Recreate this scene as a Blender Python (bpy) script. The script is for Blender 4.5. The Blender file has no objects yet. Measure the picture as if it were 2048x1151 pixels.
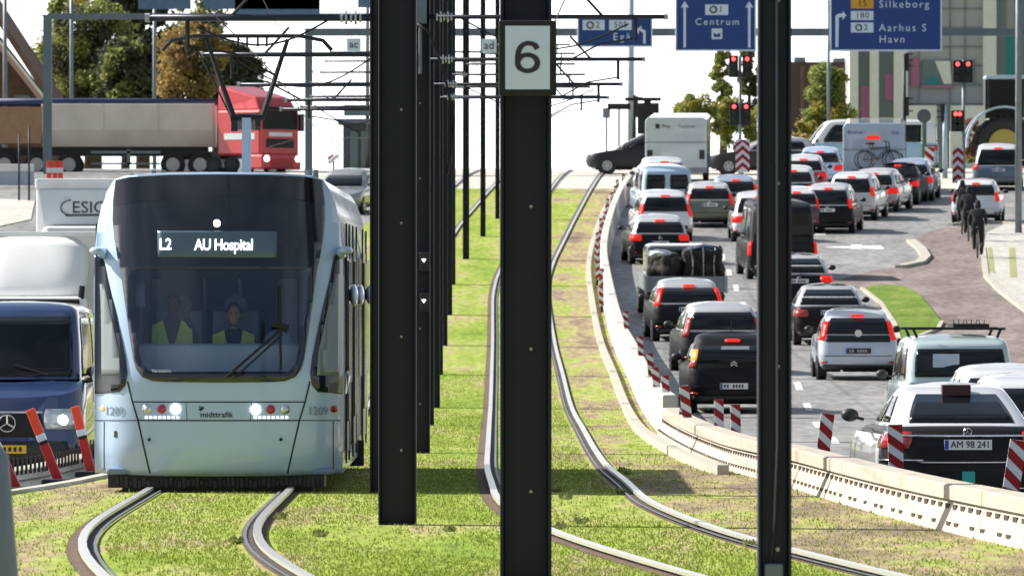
import bpy, bmesh, math, random
from mathutils import Vector, Matrix
R = math.radians
random.seed(7)
sc = bpy.context.scene
col = sc.collection

# ---------------------------------------------------------------- camera
F = 16000.0           # focal length in photo pixels (a long telephoto lens)
CZ = 2.2              # camera height over the near grass
cam_d = bpy.data.cameras.new("camera"); cam = bpy.data.objects.new("camera", cam_d); col.objects.link(cam)
cam.location = (0, 0, CZ); cam.rotation_euler = (R(90), 0, 0)
cam_d.sensor_width = 36; cam_d.lens = 36*F/2048
cam_d.clip_start = 0.5; cam_d.clip_end = 5000
cam_d.dof.use_dof = True; cam_d.dof.focus_distance = 87; cam_d.dof.aperture_fstop = 11
sc.camera = cam

# ---------------------------------------------------------------- light
SUN = Vector((-4.3, 1.5, 3.6)).normalized()      # direction towards the sun: from the left, a little ahead
w = bpy.data.worlds.new("World"); sc.world = w; w.use_nodes = True
nt = w.node_tree; nt.nodes.clear()
out = nt.nodes.new("ShaderNodeOutputWorld"); bg = nt.nodes.new("ShaderNodeBackground")
sky = nt.nodes.new("ShaderNodeTexSky"); sky.sky_type = 'NISHITA'; sky.sun_disc = False
sky.sun_elevation = math.asin(SUN.z); sky.sun_rotation = math.atan2(SUN.x, SUN.y)
sky.dust_density = 2.0; sky.air_density = 1.2
tc = nt.nodes.new("ShaderNodeTexCoord")
mp = nt.nodes.new("ShaderNodeMapping"); mp.inputs['Scale'].default_value = (1.2, 1.2, 4)
nz = nt.nodes.new("ShaderNodeTexNoise"); nz.inputs['Scale'].default_value = 2.2; nz.inputs['Detail'].default_value = 7
cr = nt.nodes.new("ShaderNodeMapRange")
cr.inputs['From Min'].default_value = .42; cr.inputs['From Max'].default_value = .68
cr.inputs['To Min'].default_value = .0; cr.inputs['To Max'].default_value = .22
sep = nt.nodes.new("ShaderNodeSeparateXYZ")
hz = nt.nodes.new("ShaderNodeMapRange"); hz.inputs['From Min'].default_value = .30; hz.inputs['From Max'].default_value = 0.02
hz.inputs['To Min'].default_value = 0; hz.inputs['To Max'].default_value = .9
fr = nt.nodes.new("ShaderNodeMapRange"); fr.inputs['From Min'].default_value = -.3; fr.inputs['From Max'].default_value = .9
mul = nt.nodes.new("ShaderNodeMath"); mul.operation = 'MULTIPLY'
mxm = nt.nodes.new("ShaderNodeMath"); mxm.operation = 'MAXIMUM'
mix = nt.nodes.new("ShaderNodeMixRGB"); mix.inputs['Color2'].default_value = (24, 24.5, 25, 1)
L = nt.links
L.new(tc.outputs['Generated'], mp.inputs['Vector']); L.new(mp.outputs[0], nz.inputs['Vector']); L.new(nz.outputs['Fac'], cr.inputs['Value'])
L.new(tc.outputs['Generated'], sep.inputs[0]); L.new(sep.outputs['Z'], hz.inputs['Value']); sb = nt.nodes.new('ShaderNodeMath'); sb.operation = 'SUBTRACT'; L.new(sep.outputs['Y'], sb.inputs[0]); L.new(sep.outputs['X'], sb.inputs[1]); L.new(sb.outputs[0], fr.inputs['Value'])
L.new(hz.outputs[0], mul.inputs[0]); L.new(fr.outputs[0], mul.inputs[1])
L.new(mul.outputs[0], mxm.inputs[0]); L.new(cr.outputs[0], mxm.inputs[1])
L.new(sky.outputs[0], mix.inputs['Color1']); L.new(mxm.outputs[0], mix.inputs['Fac'])
L.new(mix.outputs[0], bg.inputs['Color']); bg.inputs['Strength'].default_value = 0.055
L.new(bg.outputs[0], out.inputs['Surface'])
sl = bpy.data.lights.new("sun", 'SUN'); sl.energy = 5.0; sl.angle = R(0.5); sl.color = (1.0, .95, .86)
so = bpy.data.objects.new("sun", sl); col.objects.link(so)
so.rotation_euler = SUN.to_track_quat('Z', 'Y').to_euler()
sc.view_settings.view_transform = 'Standard'; sc.view_settings.look = 'None'
sc.view_settings.exposure = 0.80; sc.view_settings.gamma = 1

# ---------------------------------------------------------------- terrain profile (height depends on distance)
KN = [(-200, 0), (0, 0), (60, 0), (86, 0), (102, -.09), (114, -.12), (128, -.10), (149.5, -.05), (170, .34), (193, .81),
      (210.5, 1.48), (225, 2.13), (242, 2.88), (271, 4.32), (302, 5.97), (320, 6.80), (348, 7.38), (380, 7.6), (450, 7.6), (3000, 7.6)]
def _G(y):
    for i in range(len(KN)-1):
        a, b = KN[i], KN[i+1]
        if a[0] <= y <= b[0]:
            p0 = KN[max(i-1, 0)]; p3 = KN[min(i+2, len(KN)-1)]
            def sl_(u, v): return (v[1]-u[1])/(v[0]-u[0]) if v[0] != u[0] else 0
            s0 = sl_(p0, a); s1 = sl_(a, b); s2 = sl_(b, p3)
            m0 = 0 if s0*s1 <= 0 else (s0+s1)/2; m1 = 0 if s1*s2 <= 0 else (s1+s2)/2
            h = b[0]-a[0]; t = (y-a[0])/h
            return ((2*t**3-3*t*t+1)*a[1] + (t**3-2*t*t+t)*h*m0 + (-2*t**3+3*t*t)*b[1] + (t**3-t*t)*h*m1)
    return KN[-1][1]
_T = [_G(2*i) for i in range(0, 240)]
def G(y):
    if y <= 0: return 0.0
    if y >= 476: return _T[-1]
    i = int(y//2); t = y/2-i
    return _T[i]*(1-t)+_T[i+1]*t
def slope(y): return (G(y+2)-G(y-2))/4
def GO(y): return -.35 if y < 112 else -.35*(165-y)/53 if y < 165 else 0.0     # the road lies a kerb and more below the tram grass here
def GR(y): return G(y)+GO(y)
def y2d(py):                       # photo row -> distance of the ground seen there
    lo, hi = 20.0, 345.0
    for _ in range(50):
        m = (lo+hi)/2
        if 575.5 - (G(m)-CZ)*F/m > py: lo = m
        else: hi = m
    return lo
def gp(px, py):                    # ground point of a photo pixel, as plain metres
    d = y2d(py); return ((px-1024)*d/F, d)
def X(px, d): return (px-1024)*d/F
def Z(py, d): return CZ+(575.5-py)*d/F

# ---------------------------------------------------------------- materials
def mat(name, c, rough=.6, metal=0, noise=0, ns=4, bump=0, bs=20, coat=0, spec=.5, emit=None, es=1, trans=0, alpha=None):
    m = bpy.data.materials.new(name); m.use_nodes = True
    n = m.node_tree; b = n.nodes['Principled BSDF']
    b.inputs['Base Color'].default_value = (*c, 1); b.inputs['Roughness'].default_value = rough
    b.inputs['Metallic'].default_value = metal; b.inputs['Specular IOR Level'].default_value = spec
    b.inputs['Coat Weight'].default_value = coat; b.inputs['Coat Roughness'].default_value = .04
    if emit: b.inputs['Emission Color'].default_value = (*emit, 1); b.inputs['Emission Strength'].default_value = es
    if trans: b.inputs['Transmission Weight'].default_value = trans
    if noise:
        t = n.nodes.new("ShaderNodeTexCoord"); x = n.nodes.new("ShaderNodeTexNoise"); x.inputs['Scale'].default_value = ns
        x.inputs['Detail'].default_value = 6
        r = n.nodes.new("ShaderNodeMapRange"); r.inputs['From Min'].default_value = .3; r.inputs['From Max'].default_value = .7
        r.inputs['To Min'].default_value = 1-noise; r.inputs['To Max'].default_value = 1+noise
        mm = n.nodes.new("ShaderNodeMixRGB"); mm.blend_type = 'MULTIPLY'; mm.inputs[0].default_value = 1
        mm.inputs[1].default_value = (*c, 1)
        n.links.new(t.outputs['Object'], x.inputs['Vector']); n.links.new(x.outputs['Fac'], r.inputs['Value'])
        n.links.new(r.outputs[0], mm.inputs[2]); n.links.new(mm.outputs[0], b.inputs['Base Color'])
        rr = n.nodes.new("ShaderNodeMapRange"); rr.inputs['To Min'].default_value = max(.02, rough-.12); rr.inputs['To Max'].default_value = min(1, rough+.12)
        n.links.new(x.outputs['Fac'], rr.inputs['Value']); n.links.new(rr.outputs[0], b.inputs['Roughness'])
    if bump:
        t = n.nodes.new("ShaderNodeTexCoord"); x = n.nodes.new("ShaderNodeTexNoise"); x.inputs['Scale'].default_value = bs; x.inputs['Detail'].default_value = 5
        bb = n.nodes.new("ShaderNodeBump"); bb.inputs['Strength'].default_value = bump; bb.inputs['Distance'].default_value = .02
        n.links.new(t.outputs['Object'], x.inputs['Vector']); n.links.new(x.outputs['Fac'], bb.inputs['Height']); n.links.new(bb.outputs[0], b.inputs['Normal'])
    return m
_pc = {}
def paint(c):
    if c not in _pc: _pc[c] = mat("car_paint", c, .32, .15, noise=.05, ns=2, coat=1.0) if max(c) > .08 else mat("car_paint", tuple(q*.6 for q in c), .5, 0, noise=.05, ns=2, coat=.16, spec=.15)
    return _pc[c]
M = dict(
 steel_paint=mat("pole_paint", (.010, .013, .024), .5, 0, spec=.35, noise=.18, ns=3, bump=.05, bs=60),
 tube=mat("tube_metal", (.03, .035, .05), .4, .6, noise=.15, ns=5),
 galv=mat("galvanised", (.20, .23, .26), .5, .6, noise=.15, ns=4),
 palepost=mat("pale_post", (.36, .45, .52), .5, .2, noise=.08),
 gantry=mat("gantry_steel", (.14, .18, .21), .5, .5, noise=.12),
 wire=mat("wire", (.02, .02, .022), .5, .5), insul=mat("insulator", (.35, .38, .42), .25, 0, coat=.6),
 black=mat("black_rubber", (.012, .012, .013), .75), tyre=mat("tyre", (.018, .018, .019), .8, noise=.2, ns=8),
 rim=mat("rim", (.38, .39, .41), .3, .85), plastic=mat("black_plastic", (.02, .02, .022), .5),
 under=mat("underbody", (.01, .01, .01), .9),
 glass=mat("car_glass", (.006, .009, .012), .08, 0, coat=0, spec=.35),
 tail=mat("tail_lamp", (.35, .01, .01), .2, coat=1), tailon=mat("tail_lamp_lit", (.30, .006, .006), .4, emit=(1, .03, .02), es=.32, spec=.2),
 brake=mat("brake_lamp_lit", (.35, .01, .01), .4, emit=(1, .03, .02), es=.6, spec=.2),
 orange=mat("orange_lamp", (.8, .25, .02), .3, emit=(1, .4, .05), es=.6, coat=1),
 head=mat("headlamp", (.6, .65, .7), .12, .4, coat=1), headon=mat("headlamp_lit", (.9, .9, .9), .2, emit=(1, .97, .9), es=4),
 plate=mat("number_plate", (.72, .74, .76), .45), plate_y=mat("yellow_plate", (.75, .45, .03), .45), ink=mat("plate_ink", (.02, .02, .03), .5),
 plate_b=mat("plate_blue", (.01, .05, .35), .45), chrome=mat("chrome", (.75, .76, .78), .15, 1),
 white=mat("white_paint", (.78, .79, .8), .45, noise=.04, ns=2), red=mat("red_sheeting", (.27, .008, .014), .4, noise=.12, ns=3, spec=.3),
 whites=mat("white_sheeting", (.62, .66, .7), .45, noise=.1), signblue=mat("sign_blue", (.008, .045, .22), .45, noise=.08),
 signwhite=mat("sign_white", (.62, .72, .86), .5), signyel=mat("sign_yellow", (.65, .33, .02), .5), signback=mat("sign_back", (.10, .17, .27), .55, .4, noise=.1),
 redon=mat("red_signal", (.4, .01, .01), .3, emit=(1, .06, .06), es=2.6), barrier=mat("cast_barrier", (.42, .38, .32), .8, noise=.12, ns=3, bump=.2, bs=14),
 barrier_w=mat("white_barrier", (.50, .48, .44), .75, noise=.12, ns=2, bump=.2, bs=10), kerb=mat("kerb_stone", (.40, .38, .33), .85, noise=.18, ns=6, bump=.3),
 hole=mat("slot_dark", (.05, .035, .025), .9), rail=mat("rail_steel", (.84, .81, .78), .32, .8),
 groove=mat("rail_groove", (.035, .026, .022), .8, noise=.3, ns=20), soil=mat("rail_soil", (.10, .062, .045), .95, noise=.5, ns=9, bump=.6, bs=30),
 tramwhite=mat("tram_paint", (.43, .57, .77), .25, .0, noise=.03, ns=1, coat=.7), tramblack=mat("tram_black", (.008, .011, .018), .18, 0, coat=.9, noise=.1, ns=.8),
 seam=mat("seam", (.02, .025, .03), .7), redpost=mat("orange_post", (.75, .06, .02), .45, noise=.15, ns=6), postdark=mat("post_red", (.42, .012, .015), .45, noise=.15, ns=6),
 brick=mat("brick_wall", (.11, .065, .05), .9, noise=.25, ns=3), brownb=mat("brown_cladding", (.055, .035, .03), .8, noise=.2, ns=1),
 bwhite=mat("facade_white", (.78, .77, .75), .7, noise=.05), bgrey=mat("facade_grey", (.40, .41, .42), .5, noise=.1, ns=.4), bglass=mat("facade_glass", (.14, .19, .21), .2, .2, coat=.5),
 magenta=mat("magenta_panel", (.45, .16, .30), .5), teal=mat("teal_panel", (.02, .22, .22), .4), vest=mat("hi_vis", (.50, .68, .12), .75, noise=.08, ns=12),
 darkcloth=mat("dark_cloth", (.012, .013, .018), .9, noise=.3, ns=10), navy=mat("navy_cloth", (.02, .03, .06), .9), skin=mat("skin", (.50, .28, .20), .55), skind=mat("skin_deep", (.10, .055, .04), .5),
 hair=mat("hair", (.015, .012, .01), .7), hairb=mat("hair_brown", (.16, .09, .04), .7), cabgrey=mat("cab_lining", (.45, .55, .65), .6, noise=.1), cabdark=mat("cab_dark", (.19, .26, .36), .6),
 truckred=mat("truck_red", (.52, .03, .04), .35, .0, noise=.08, coat=.7), tipper=mat("tipper_body", (.64, .58, .50), .6, noise=.12, ns=.8), tarp=mat("tarpaulin", (.02, .04, .11), .6, noise=.2),
 board=mat("tan_board", (.34, .20, .11), .8, noise=.12), bark=mat("bark", (.06, .045, .035), .95, noise=.3, ns=5), roofred=mat("roof_tiles", (.18, .10, .08), .85, noise=.3, ns=2),
 fascia=mat("painted_fascia", (.48, .27, .27), .7), load=mat("bagged_load", (.02, .017, .016), .9, noise=.6, ns=6, bump=.6, bs=8), plaid=mat("strapping", (.35, .33, .30), .7),
 yellowrim=mat("yellow_hub", (.36, .30, .06), .5), greenp=mat("green_paint", (.03, .10, .05), .35, coat=.8), sticker=mat("teal_sticker", (.02, .35, .33), .5),
 glassbox=mat("kiosk_grey", (.07, .085, .095), .6, noise=.12, ns=1), marker=mat("grey_marker", (.15, .19, .25), .6, noise=.1),
)
def windscreen():
    m = bpy.data.materials.new("tram_windscreen"); m.use_nodes = True; n = m.node_tree; n.nodes.clear()
    o = n.nodes.new("ShaderNodeOutputMaterial"); mx = n.nodes.new("ShaderNodeMixShader"); t = n.nodes.new("ShaderNodeBsdfTransparent"); g = n.nodes.new("ShaderNodeBsdfGlossy")
    t.inputs[0].default_value = (.90, .95, 1, 1); g.inputs[0].default_value = (.8, .88, 1, 1); g.inputs['Roughness'].default_value = .05
    f = n.nodes.new("ShaderNodeFresnel"); f.inputs[0].default_value = 1.55
    a = n.nodes.new("ShaderNodeMath"); a.operation = 'ADD'; a.inputs[1].default_value = .05
    n.links.new(f.outputs[0], a.inputs[0]); n.links.new(a.outputs[0], mx.inputs[0]); n.links.new(t.outputs[0], mx.inputs[1]); n.links.new(g.outputs[0], mx.inputs[2]); n.links.new(mx.outputs[0], o.inputs[0])
    return m
M['screen'] = windscreen()

def ramp_mat(name, stops, scale, detail=8, rough=.95, bump=.4, bs=30, attr=None, scale2=None, aniso=None):
    m = bpy.data.materials.new(name); m.use_nodes = True; n = m.node_tree; b = n.nodes['Principled BSDF']
    b.inputs['Roughness'].default_value = rough; b.inputs['Specular IOR Level'].default_value = .2
    t = n.nodes.new("ShaderNodeTexCoord"); x = n.nodes.new("ShaderNodeTexNoise"); x.inputs['Scale'].default_value = scale; x.inputs['Detail'].default_value = detail; x.inputs['Roughness'].default_value = .65
    r = n.nodes.new("ShaderNodeValToRGB"); e = r.color_ramp.elements
    e[0].position, e[0].color = stops[0][0], (*stops[0][1], 1); e[1].position, e[1].color = stops[-1][0], (*stops[-1][1], 1)
    for p, c in stops[1:-1]:
        q = e.new(p); q.color = (*c, 1)
    if aniso:
        mpg = n.nodes.new("ShaderNodeMapping"); mpg.inputs['Scale'].default_value = aniso; n.links.new(t.outputs['Object'], mpg.inputs['Vector']); n.links.new(mpg.outputs[0], x.inputs['Vector'])
    else: n.links.new(t.outputs['Object'], x.inputs['Vector'])
    src = x.outputs['Fac']
    if attr:
        at = n.nodes.new("ShaderNodeAttribute"); at.attribute_name = attr
        ad = n.nodes.new("ShaderNodeMath"); ad.operation = 'ADD'; n.links.new(src, ad.inputs[0]); n.links.new(at.outputs['Fac'], ad.inputs[1]); src = ad.outputs[0]
    n.links.new(src, r.inputs[0])
    x2 = n.nodes.new("ShaderNodeTexNoise"); x2.inputs['Scale'].default_value = scale2 or scale*9; x2.inputs['Detail'].default_value = 6
    mr = n.nodes.new("ShaderNodeMapRange"); mr.inputs['From Min'].default_value = .3; mr.inputs['From Max'].default_value = .7; mr.inputs['To Min'].default_value = .72; mr.inputs['To Max'].default_value = 1.28
    mm = n.nodes.new("ShaderNodeMixRGB"); mm.blend_type = 'MULTIPLY'; mm.inputs[0].default_value = 1
    n.links.new(mpg.outputs[0] if aniso else t.outputs['Object'], x2.inputs['Vector']); n.links.new(x2.outputs['Fac'], mr.inputs['Value']); n.links.new(r.outputs[0], mm.inputs[1]); n.links.new(mr.outputs[0], mm.inputs[2]); n.links.new(mm.outputs[0], b.inputs['Base Color'])
    x3 = n.nodes.new("ShaderNodeTexNoise"); x3.inputs['Scale'].default_value = bs; x3.inputs['Detail'].default_value = 4
    bb = n.nodes.new("ShaderNodeBump"); bb.inputs['Strength'].default_value = bump; bb.inputs['Distance'].default_value = .03
    n.links.new(t.outputs['Object'], x3.inputs['Vector']); n.links.new(x3.outputs['Fac'], bb.inputs['Height']); n.links.new(bb.outputs[0], b.inputs['Normal'])
    return m
M['asphalt'] = ramp_mat("asphalt", [(.3, (.17, .17, .17)), (.5, (.225, .223, .22)), (.7, (.29, .287, .28))], .5, bump=.25, bs=25, rough=.55, aniso=(1, .22, 1))
M['turf'] = ramp_mat("turf", [(.20, (.12, .22, .02)), (.42, (.23, .30, .04)), (.53, (.30, .33, .09)), (.585, (.33, .27, .15)), (.70, (.20, .15, .11))], .8, attr='soil', bump=.5, bs=18, aniso=(1, .16, 1))
M['verge'] = ramp_mat("verge_grass", [(.3, (.07, .13, .014)), (.5, (.13, .20, .025)), (.7, (.22, .25, .06))], 1.2, bump=.6, aniso=(1, .3, 1))
M['cycle'] = ramp_mat("cycle_path_asphalt", [(.3, (.13, .105, .10)), (.5, (.19, .155, .15)), (.7, (.26, .22, .21))], .5, bump=.2, aniso=(1, .25, 1))
M['paving'] = ramp_mat("paving", [(.3, (.36, .35, .33)), (.6, (.45, .44, .41)), (.8, (.38, .38, .25))], .5, bump=.2)
M['moss'] = ramp_mat('moss', [(.3, (.38, .37, .34)), (.5, (.26, .27, .10)), (.8, (.36, .35, .2))], 3)
M['land'] = ramp_mat("land", [(.3, (.14, .20, .04)), (.6, (.25, .24, .15)), (.8, (.35, .30, .22))], .05)
M['concrete'] = ramp_mat("concrete", [(.3, (.42, .40, .37)), (.7, (.58, .55, .50))], .3)
M['roadpaint'] = ramp_mat("road_paint", [(.3, (.45, .45, .44)), (.5, (.70, .70, .68))], 3)

def leafmat(name, a, b_, c):
    m = bpy.data.materials.new(name); m.use_nodes = True; n = m.node_tree; b = n.nodes['Principled BSDF']; b.inputs['Roughness'].default_value = .6
    b.inputs['Specular IOR Level'].default_value = .25
    gi = n.nodes.new("ShaderNodeNewGeometry"); r = n.nodes.new("ShaderNodeValToRGB"); e = r.color_ramp.elements
    e[0].color = (*a, 1); e[1].color = (*c, 1); q = e.new(.5); q.color = (*b_, 1)
    n.links.new(gi.outputs['Random Per Island'], r.inputs[0]); n.links.new(r.outputs[0], b.inputs['Base Color'])
    tr = n.nodes.new("ShaderNodeBsdfTranslucent"); mx = n.nodes.new("ShaderNodeMixShader"); mx.inputs[0].default_value = .35
    n.links.new(r.outputs[0], tr.inputs[0]); o = n.nodes['Material Output']
    n.links.new(b.outputs[0], mx.inputs[1]); n.links.new(tr.outputs[0], mx.inputs[2]); n.links.new(mx.outputs[0], o.inputs[0])
    return m
M['leaf_g'] = leafmat("leaves_green", (.16, .21, .07), (.28, .32, .10), (.42, .42, .17))
M['leaf_d'] = leafmat("leaves_dark", (.055, .07, .05), (.085, .10, .06), (.14, .15, .08))
M['leaf_o'] = leafmat("leaves_autumn", (.24, .20, .08), (.42, .30, .12), (.55, .38, .15))
M['leaf_y'] = leafmat("leaves_yellow", (.22, .24, .05), (.38, .36, .08), (.50, .42, .12))
M['leaf_r'] = leafmat("leaves_rust", (.25, .08, .05), (.35, .14, .09), (.30, .18, .10))
M['blade'] = leafmat("grass_blades", (.17, .25, .025), (.23, .30, .04), (.31, .33, .08))

# ---------------------------------------------------------------- helpers
def tag(o, label=None, cat=None, group=None, kind=None):
    if label: o['label'] = label
    if cat: o['category'] = cat
    if group: o['group'] = group
    if kind: o['kind'] = kind
    return o
def empty(name, loc=(0, 0, 0), rz=0, rx=0, **k):
    o = bpy.data.objects.new(name, None); col.objects.link(o); o.location = loc; o.rotation_euler = (rx, 0, rz); o.empty_display_size = .2
    return tag(o, **k)
def link(name, me, m=None, parent=None, smooth=False, **k):
    o = bpy.data.objects.new(name, me); col.objects.link(o)
    if m is not None: me.materials.append(m)
    if parent: o.parent = parent
    if smooth:
        for p in me.polygons: p.use_smooth = True
    return tag(o, **k)
class MB:
    def __init__(s): s.v = []; s.f = []
    def add(s, vs, fs):
        n = len(s.v); s.v += [tuple(v) for v in vs]; s.f += [tuple(i+n for i in f) for f in fs]; return s
    def box(s, x0, x1, y0, y1, z0, z1):
        return s.add([(x0, y0, z0), (x1, y0, z0), (x1, y1, z0), (x0, y1, z0), (x0, y0, z1), (x1, y0, z1), (x1, y1, z1), (x0, y1, z1)],
              [(0, 3, 2, 1), (4, 5, 6, 7), (0, 1, 5, 4), (1, 2, 6, 5), (2, 3, 7, 6), (3, 0, 4, 7)])
    def cbox(s, c, d, rot=None):
        m = MB().box(-d[0]/2, d[0]/2, -d[1]/2, d[1]/2, -d[2]/2, d[2]/2); q = rot or Matrix.Identity(3)
        return s.add([tuple(q @ Vector(v)+Vector(c)) for v in m.v], m.f)
    def tube(s, pts, r, n=8, cap=True):
        pts = [Vector(p) for p in pts]; rs = r if isinstance(r, (list, tuple)) else [r]*len(pts); vs = []; fs = []
        for i, p in enumerate(pts):
            t = (pts[min(i+1, len(pts)-1)]-pts[max(i-1, 0)]).normalized()
            a = t.cross(Vector((0, 0, 1))); a = t.cross(Vector((1, 0, 0))) if a.length < .05 else a
            a.normalize(); b = t.cross(a)
            for k in range(n):
                an = 2*math.pi*k/n; vs.append(tuple(p+(a*math.cos(an)+b*math.sin(an))*rs[i]))
        for i in range(len(pts)-1):
            for k in range(n): fs.append((i*n+k, i*n+(k+1) % n, (i+1)*n+(k+1) % n, (i+1)*n+k))
        if cap: fs.append(tuple(range(n))); fs.append(tuple(range((len(pts)-1)*n, len(pts)*n))[::-1])
        return s.add(vs, fs)
    def disc(s, c, r, axis='y', t=.02, n=20, r2=None):
        c = Vector(c); ax = {'x': Vector((1, 0, 0)), 'y': Vector((0, 1, 0)), 'z': Vector((0, 0, 1))}[axis]
        return s.tube([c-ax*t/2, c+ax*t/2], [r, r2 or r], n)
    def prism(s, pts, y0, y1):           # polygon in xz, extruded along y
        n = len(pts); vs = [(x, y0, z) for x, z in pts]+[(x, y1, z) for x, z in pts]
        return s.add(vs, [tuple(range(n)), tuple(range(n, 2*n))[::-1]]+[(i, n+i, n+(i+1) % n, (i+1) % n) for i in range(n)])
    def ring(s, c, r, rt, axis='x', n=24, m=8):
        c = Vector(c); ax = {'x': Vector((1, 0, 0)), 'y': Vector((0, 1, 0))}[axis]; u = Vector((0, 0, 1)); v = ax.cross(u); vs = []; fs = []
        for i in range(n):
            a = 2*math.pi*i/n; dr = u*math.cos(a)+v*math.sin(a)
            for k in range(m):
                b = 2*math.pi*k/m; vs.append(tuple(c+dr*(r+rt*math.cos(b))+ax*rt*math.sin(b)))
        for i in range(n):
            for k in range(m): fs.append((i*m+k, ((i+1) % n)*m+k, ((i+1) % n)*m+(k+1) % m, i*m+(k+1) % m))
        return s.add(vs, fs)
    def ell(s, c, r, n=14, m=9):
        vs = [(c[0], c[1], c[2]+r[2])]; fs = []
        for i in range(1, m):
            for k in range(n):
                a = math.pi*i/m; b = 2*math.pi*k/n; vs.append((c[0]+r[0]*math.sin(a)*math.cos(b), c[1]+r[1]*math.sin(a)*math.sin(b), c[2]+r[2]*math.cos(a)))
        vs.append((c[0], c[1], c[2]-r[2]))
        for k in range(n): fs.append((0, 1+k, 1+(k+1) % n)); fs.append((len(vs)-1, 1+(m-2)*n+(k+1) % n, 1+(m-2)*n+k))
        for i in range(m-2):
            for k in range(n): fs.append((1+i*n+k, 1+(i+1)*n+k, 1+(i+1)*n+(k+1) % n, 1+i*n+(k+1) % n))
        return s.add(vs, fs)
    def build(s, name, m, parent=None, smooth=False, bevel=0, **k):
        me = bpy.data.meshes.new(name); me.from_pydata(s.v, [], s.f)
        bm = bmesh.new(); bm.from_mesh(me); bmesh.ops.recalc_face_normals(bm, faces=bm.faces); bm.to_mesh(me); bm.free()
        o = link(name, me, m, parent, smooth, **k)
        if bevel:
            b = o.modifiers.new("bevel", 'BEVEL'); b.width = bevel; b.segments = 2; b.limit_method = 'ANGLE'
        return o
def auto(o, ang=35):
    me = o.data; bm = bmesh.new(); bm.from_mesh(me)
    for f in bm.faces: f.smooth = True
    for e in bm.edges:
        if len(e.link_faces) == 2 and e.calc_face_angle(0) > R(ang): e.smooth = False
    bm.to_mesh(me); bm.free(); return o
def text(s, size, ext=.004, spacing=1.0, align='CENTER', bold=0):
    c = bpy.data.curves.new("lettering", 'FONT'); c.body = s; c.size = size; c.extrude = ext; c.align_x = align; c.align_y = 'CENTER'; c.space_character = spacing
    c.resolution_u = 3; c.offset = bold
    o = bpy.data.objects.new("lettering", c); col.objects.link(o); bpy.context.view_layer.update()
    me = bpy.data.meshes.new_from_object(o.evaluated_get(bpy.context.evaluated_depsgraph_get()))
    bpy.data.objects.remove(o)
    me.transform(Matrix.Rotation(R(90), 4, 'X')); return me
def put_text(name, s, size, loc, m, parent, spacing=1.0, bold=0, align='CENTER', sx=1.0, **k):
    me = text(s, size, spacing=spacing, align=align, bold=bold*size)
    me.transform(Matrix.Diagonal((sx, 1, 1, 1)))
    o = link(name, me, m, parent, **k); o.location = loc
    return o

# ---------------------------------------------------------------- ground surfaces
def conform(name, pts, off, m, kind='structure', parent=None, Gf=None, **k):   # polygon draped on the terrain
    bm = bmesh.new(); vs = [bm.verts.new((x, y, 0)) for x, y in pts]; bm.faces.new(vs)
    ys = [p[1] for p in pts]; a = int(min(ys)//2)+1
    while 2*a < min(max(ys), 478):
        bmesh.ops.bisect_plane(bm, geom=bm.verts[:]+bm.edges[:]+bm.faces[:], plane_co=(0, 2*a, 0), plane_no=(0, 1, 0)); a += 1
    bmesh.ops.triangulate(bm, faces=bm.faces[:])
    for v in bm.verts: v.co.z = (Gf or G)(v.co.y)+off
    for f in bm.faces:
        f.normal_update()
        if f.normal.z < 0: f.normal_flip()
    me = bpy.data.meshes.new(name); bm.to_mesh(me); bm.free()
    return link(name, me, m, parent, kind=kind, **k)
def pathpx(pts): return [gp(*p) for p in pts]
def lerp_path(P, d):
    if d <= P[0][0]: a, b = P[0], P[1]
    elif d >= P[-1][0]: a, b = P[-2], P[-1]
    else:
        for i in range(len(P)-1):
            if P[i][0] <= d <= P[i+1][0]: a, b = P[i], P[i+1]; break
    return a[1]+(b[1]-a[1])*(d-a[0])/(b[0]-a[0])
def smooth_path(P, n=3):
    ds = list(range(int(P[0][0]), int(P[-1][0])+1, 2)); xs = [lerp_path(P, d) for d in ds]
    for _ in range(n*4):
        xs = [xs[0]]+[(xs[i-1]+2*xs[i]+xs[i+1])/4 for i in range(1, len(xs)-1)]+[xs[-1]]
    return list(zip(ds, xs))

BAR = smooth_path([(50, 5.75), (60, 5.1), (67, 4.5), (73, 3.95), (86, 3.32), (100, 2.85), (125, 2.45), (150, 2.58), (175, 2.6), (202, 2.6), (225, 2.65), (239, 2.72), (255, 3.0), (275, 3.5), (290, 4.0), (306, 4.75)])
def barX(d): return lerp_path(BAR, d)
def leftX(d): return lerp_path([(40, -6.2), (60, -5.9), (84, -5.4), (97, -4.95), (125, -5.3), (150, -5.8), (200, -6), (260, -5.4), (301, -3.9)], d)

def sheet(name, x0f, x1f, y0, y1, dy, nx, off, m, attr=None, **k):
    vs = []; fs = []; av = []; ys = []; y = y0
    while y < y1: ys.append(y); y += dy
    ys.append(y1)
    for y in ys:
        a, b = x0f(y), x1f(y)
        for i in range(nx+1):
            x = a+(b-a)*i/nx; vs.append((x, y, G(y)+(off(y) if callable(off) else off)))
            if attr: av.append(attr(x, y))
    for j in range(len(ys)-1):
        for i in range(nx): p = j*(nx+1)+i; fs.append((p, p+1, p+nx+2, p+nx+1))
    me = bpy.data.meshes.new(name); me.from_pydata(vs, [], fs)
    if attr:
        at = me.attributes.new('soil', 'FLOAT', 'POINT'); at.data.foreach_set('value', av)
    return link(name, me, m, None, kind='structure', **k)
sheet('ground', lambda y: -1400, lambda y: 1400, -40, 478, 2, 4, (lambda y: -.8 if y < 260 else -.8+.78*min(1, (y-260)/50)), M['land'])
MB().add([(-1400, 478, 7.58), (1400, 478, 7.58), (1400, 2500, 7.58), (-1400, 2500, 7.58)], [(0, 1, 2, 3)]).build('distant_land', M['land'], kind='structure')
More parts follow.
